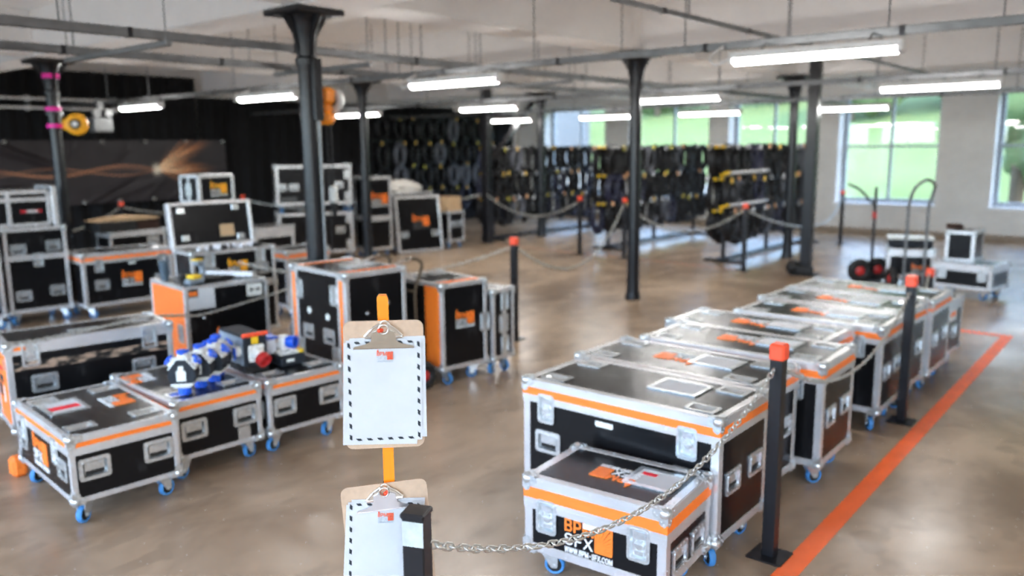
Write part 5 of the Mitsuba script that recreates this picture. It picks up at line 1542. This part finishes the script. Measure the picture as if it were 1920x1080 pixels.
def coil(x, y, z, yaw, label, group, mats=('gold', 'olive_gold', 'copper_tan', 'silver_plug'), grey=0.12, sc=1.0):
    t = thing('cable_coil', label, 'cable coil', group)
    i = 5 if crg.random() < grey else crg.choice((0, 1, 2, 3, 0, 1, 2, 3, 4))
    S = np.diag([1, sc * crg.uniform(.9, 1.1), sc * crg.uniform(.9, 1.12), 1.0])
    M = place(x, y, z, yaw + crg.uniform(-9, 9))
    part(t, 'coil', COIL_SH[i], TT(M @ S))
    for k in range(0 if crg.random() < .25 else 1):
        m = crg.choice(mats)
        R_ = trimesh.transformations.rotation_matrix(crg.uniform(-.6, .6), (1, 0, 0))
        part(t, 'plug', PLUG_SH[m], TT(M @ trimesh.transformations.translation_matrix((0.078, crg.uniform(-.12, .12), crg.uniform(-.05, .0))) @ R_))


RN = {2.02: 'top', 1.47: 'middle', 0.92: 'bottom', 2.82: 'top', 2.20: 'second', 1.60: 'third', 1.0: 'lowest'}


def rack(x, y0, y1, label, coils_label, group, rails=(2.02, 1.47, 0.92), yellow=True, grey=0.12, mats=('gold', 'olive_gold', 'copper_tan', 'silver_plug')):
    t = thing('cable_rack', label, 'cable rack')
    for yy in (y0 + 0.25, (y0 + y1) / 2, y1 - 0.25):
        part(t, 'post', mesh(cbox(x - 0.03, x + 0.03, yy - 0.03, yy + 0.03, 0.07, rails[0] + 0.06, 0.004), 'black_post'))
    part(t, 'foot_rail', mesh(cat([cbox(x - 0.05, x + 0.05, y0 + 0.1, y1, 0.03, 0.09, 0.004)] + [cbox(x - 0.35, x + 0.35, yy - 0.03, yy + 0.03, 0, 0.05, 0.004) for yy in (y0 + .25, y1 - .25)]), 'black_post'))
    for z in rails:
        for s in (-1, 1):
            part(t, 'rail', mesh(cyl((x + s * 0.06, y0, z), (x + s * 0.06, y1, z), 0.022, 10), 'aluminium', True))
            if yellow:
                part(t, 'rail_cap', mesh(cyl((x + s * 0.06, y0 - 0.05, z), (x + s * 0.06, y0 + 0.02, z), 0.030, 10), 'yellow', True), label='yellow end cap')
    n = int((y1 - y0) / 0.27)
    for z in rails:
        for s in (1, -1):
            for k in range(n):
                if s < 0 and k > 2: continue
                coil(x + s * (0.12 + crg.uniform(0, .05)), y0 + 0.14 + 0.27 * k + crg.uniform(-.04, .04), z + 0.03, 0 if s > 0 else 180,
                     f'{ORD[k]} cable coil from the near end, {RN[z]} rail, {"near" if s > 0 else "far"} side of the {coils_label}', group, grey=grey, mats=mats)


rack(-11.95, 13.35, 17.6, 'left free-standing cable rack behind the diagonal-braced post', 'left free-standing rack', 'coils on the left free-standing rack')
rack(-9.0, 13.5, 17.6, 'middle cable rack seen behind the lone iron column', 'middle rack', 'coils on the middle rack', grey=0.08)
rack(-6.35, 13.15, 17.4, 'right cable rack in front of the green window, with yellow rail ends', 'right rack', 'coils on the right rack', grey=0.2, mats=('copper_tan', 'gold', 'silver_plug'))
for z in (1.55, 1.0):
    for k in range(3):
        t = thing('white_tube', f'white yellow-ended tube, {ORD[k]} from left on the {"middle" if z > 1.2 else "bottom"} rail of the right rack', 'tube', 'white tubes on the right rack')
        x = -6.18 + 0.05 * k
        part(t, 'tube', mesh(cyl((x, 12.95, z + 0.02 * k), (x, 14.6, z + 0.02 * k), 0.021, 10), 'tube_white', True))
        part(t, 'tip', mesh(cyl((x, 12.88, z + 0.02 * k), (x, 12.97, z + 0.02 * k), 0.028, 10), 'yellow', True), label='yellow tip')
# coils hung on the left wall
t = thing('wall_rail', 'black rails on the left wall from which the cable coils hang', 'rail')
for z in (2.82, 2.20, 1.60, 1.0):
    part(t, 'rail', mesh(cbox(-16.02, -15.97, 13.6, 18.1, z, z + 0.05, 0.004), 'black_post'))
for z in (2.82, 2.20, 1.60, 1.0):
    for k in range(9):
        coil(-15.88, 13.95 + 0.50 * k + crg.uniform(-.05, .05), z, 0, f'{ORD[k]} cable coil from the left, {RN[z]} row of coils on the left wall', 'coils on the left wall', mats=('gold', 'gold', 'olive_gold'), grey=0.25, sc=1.1)

for c in CASES:
    c.finish()
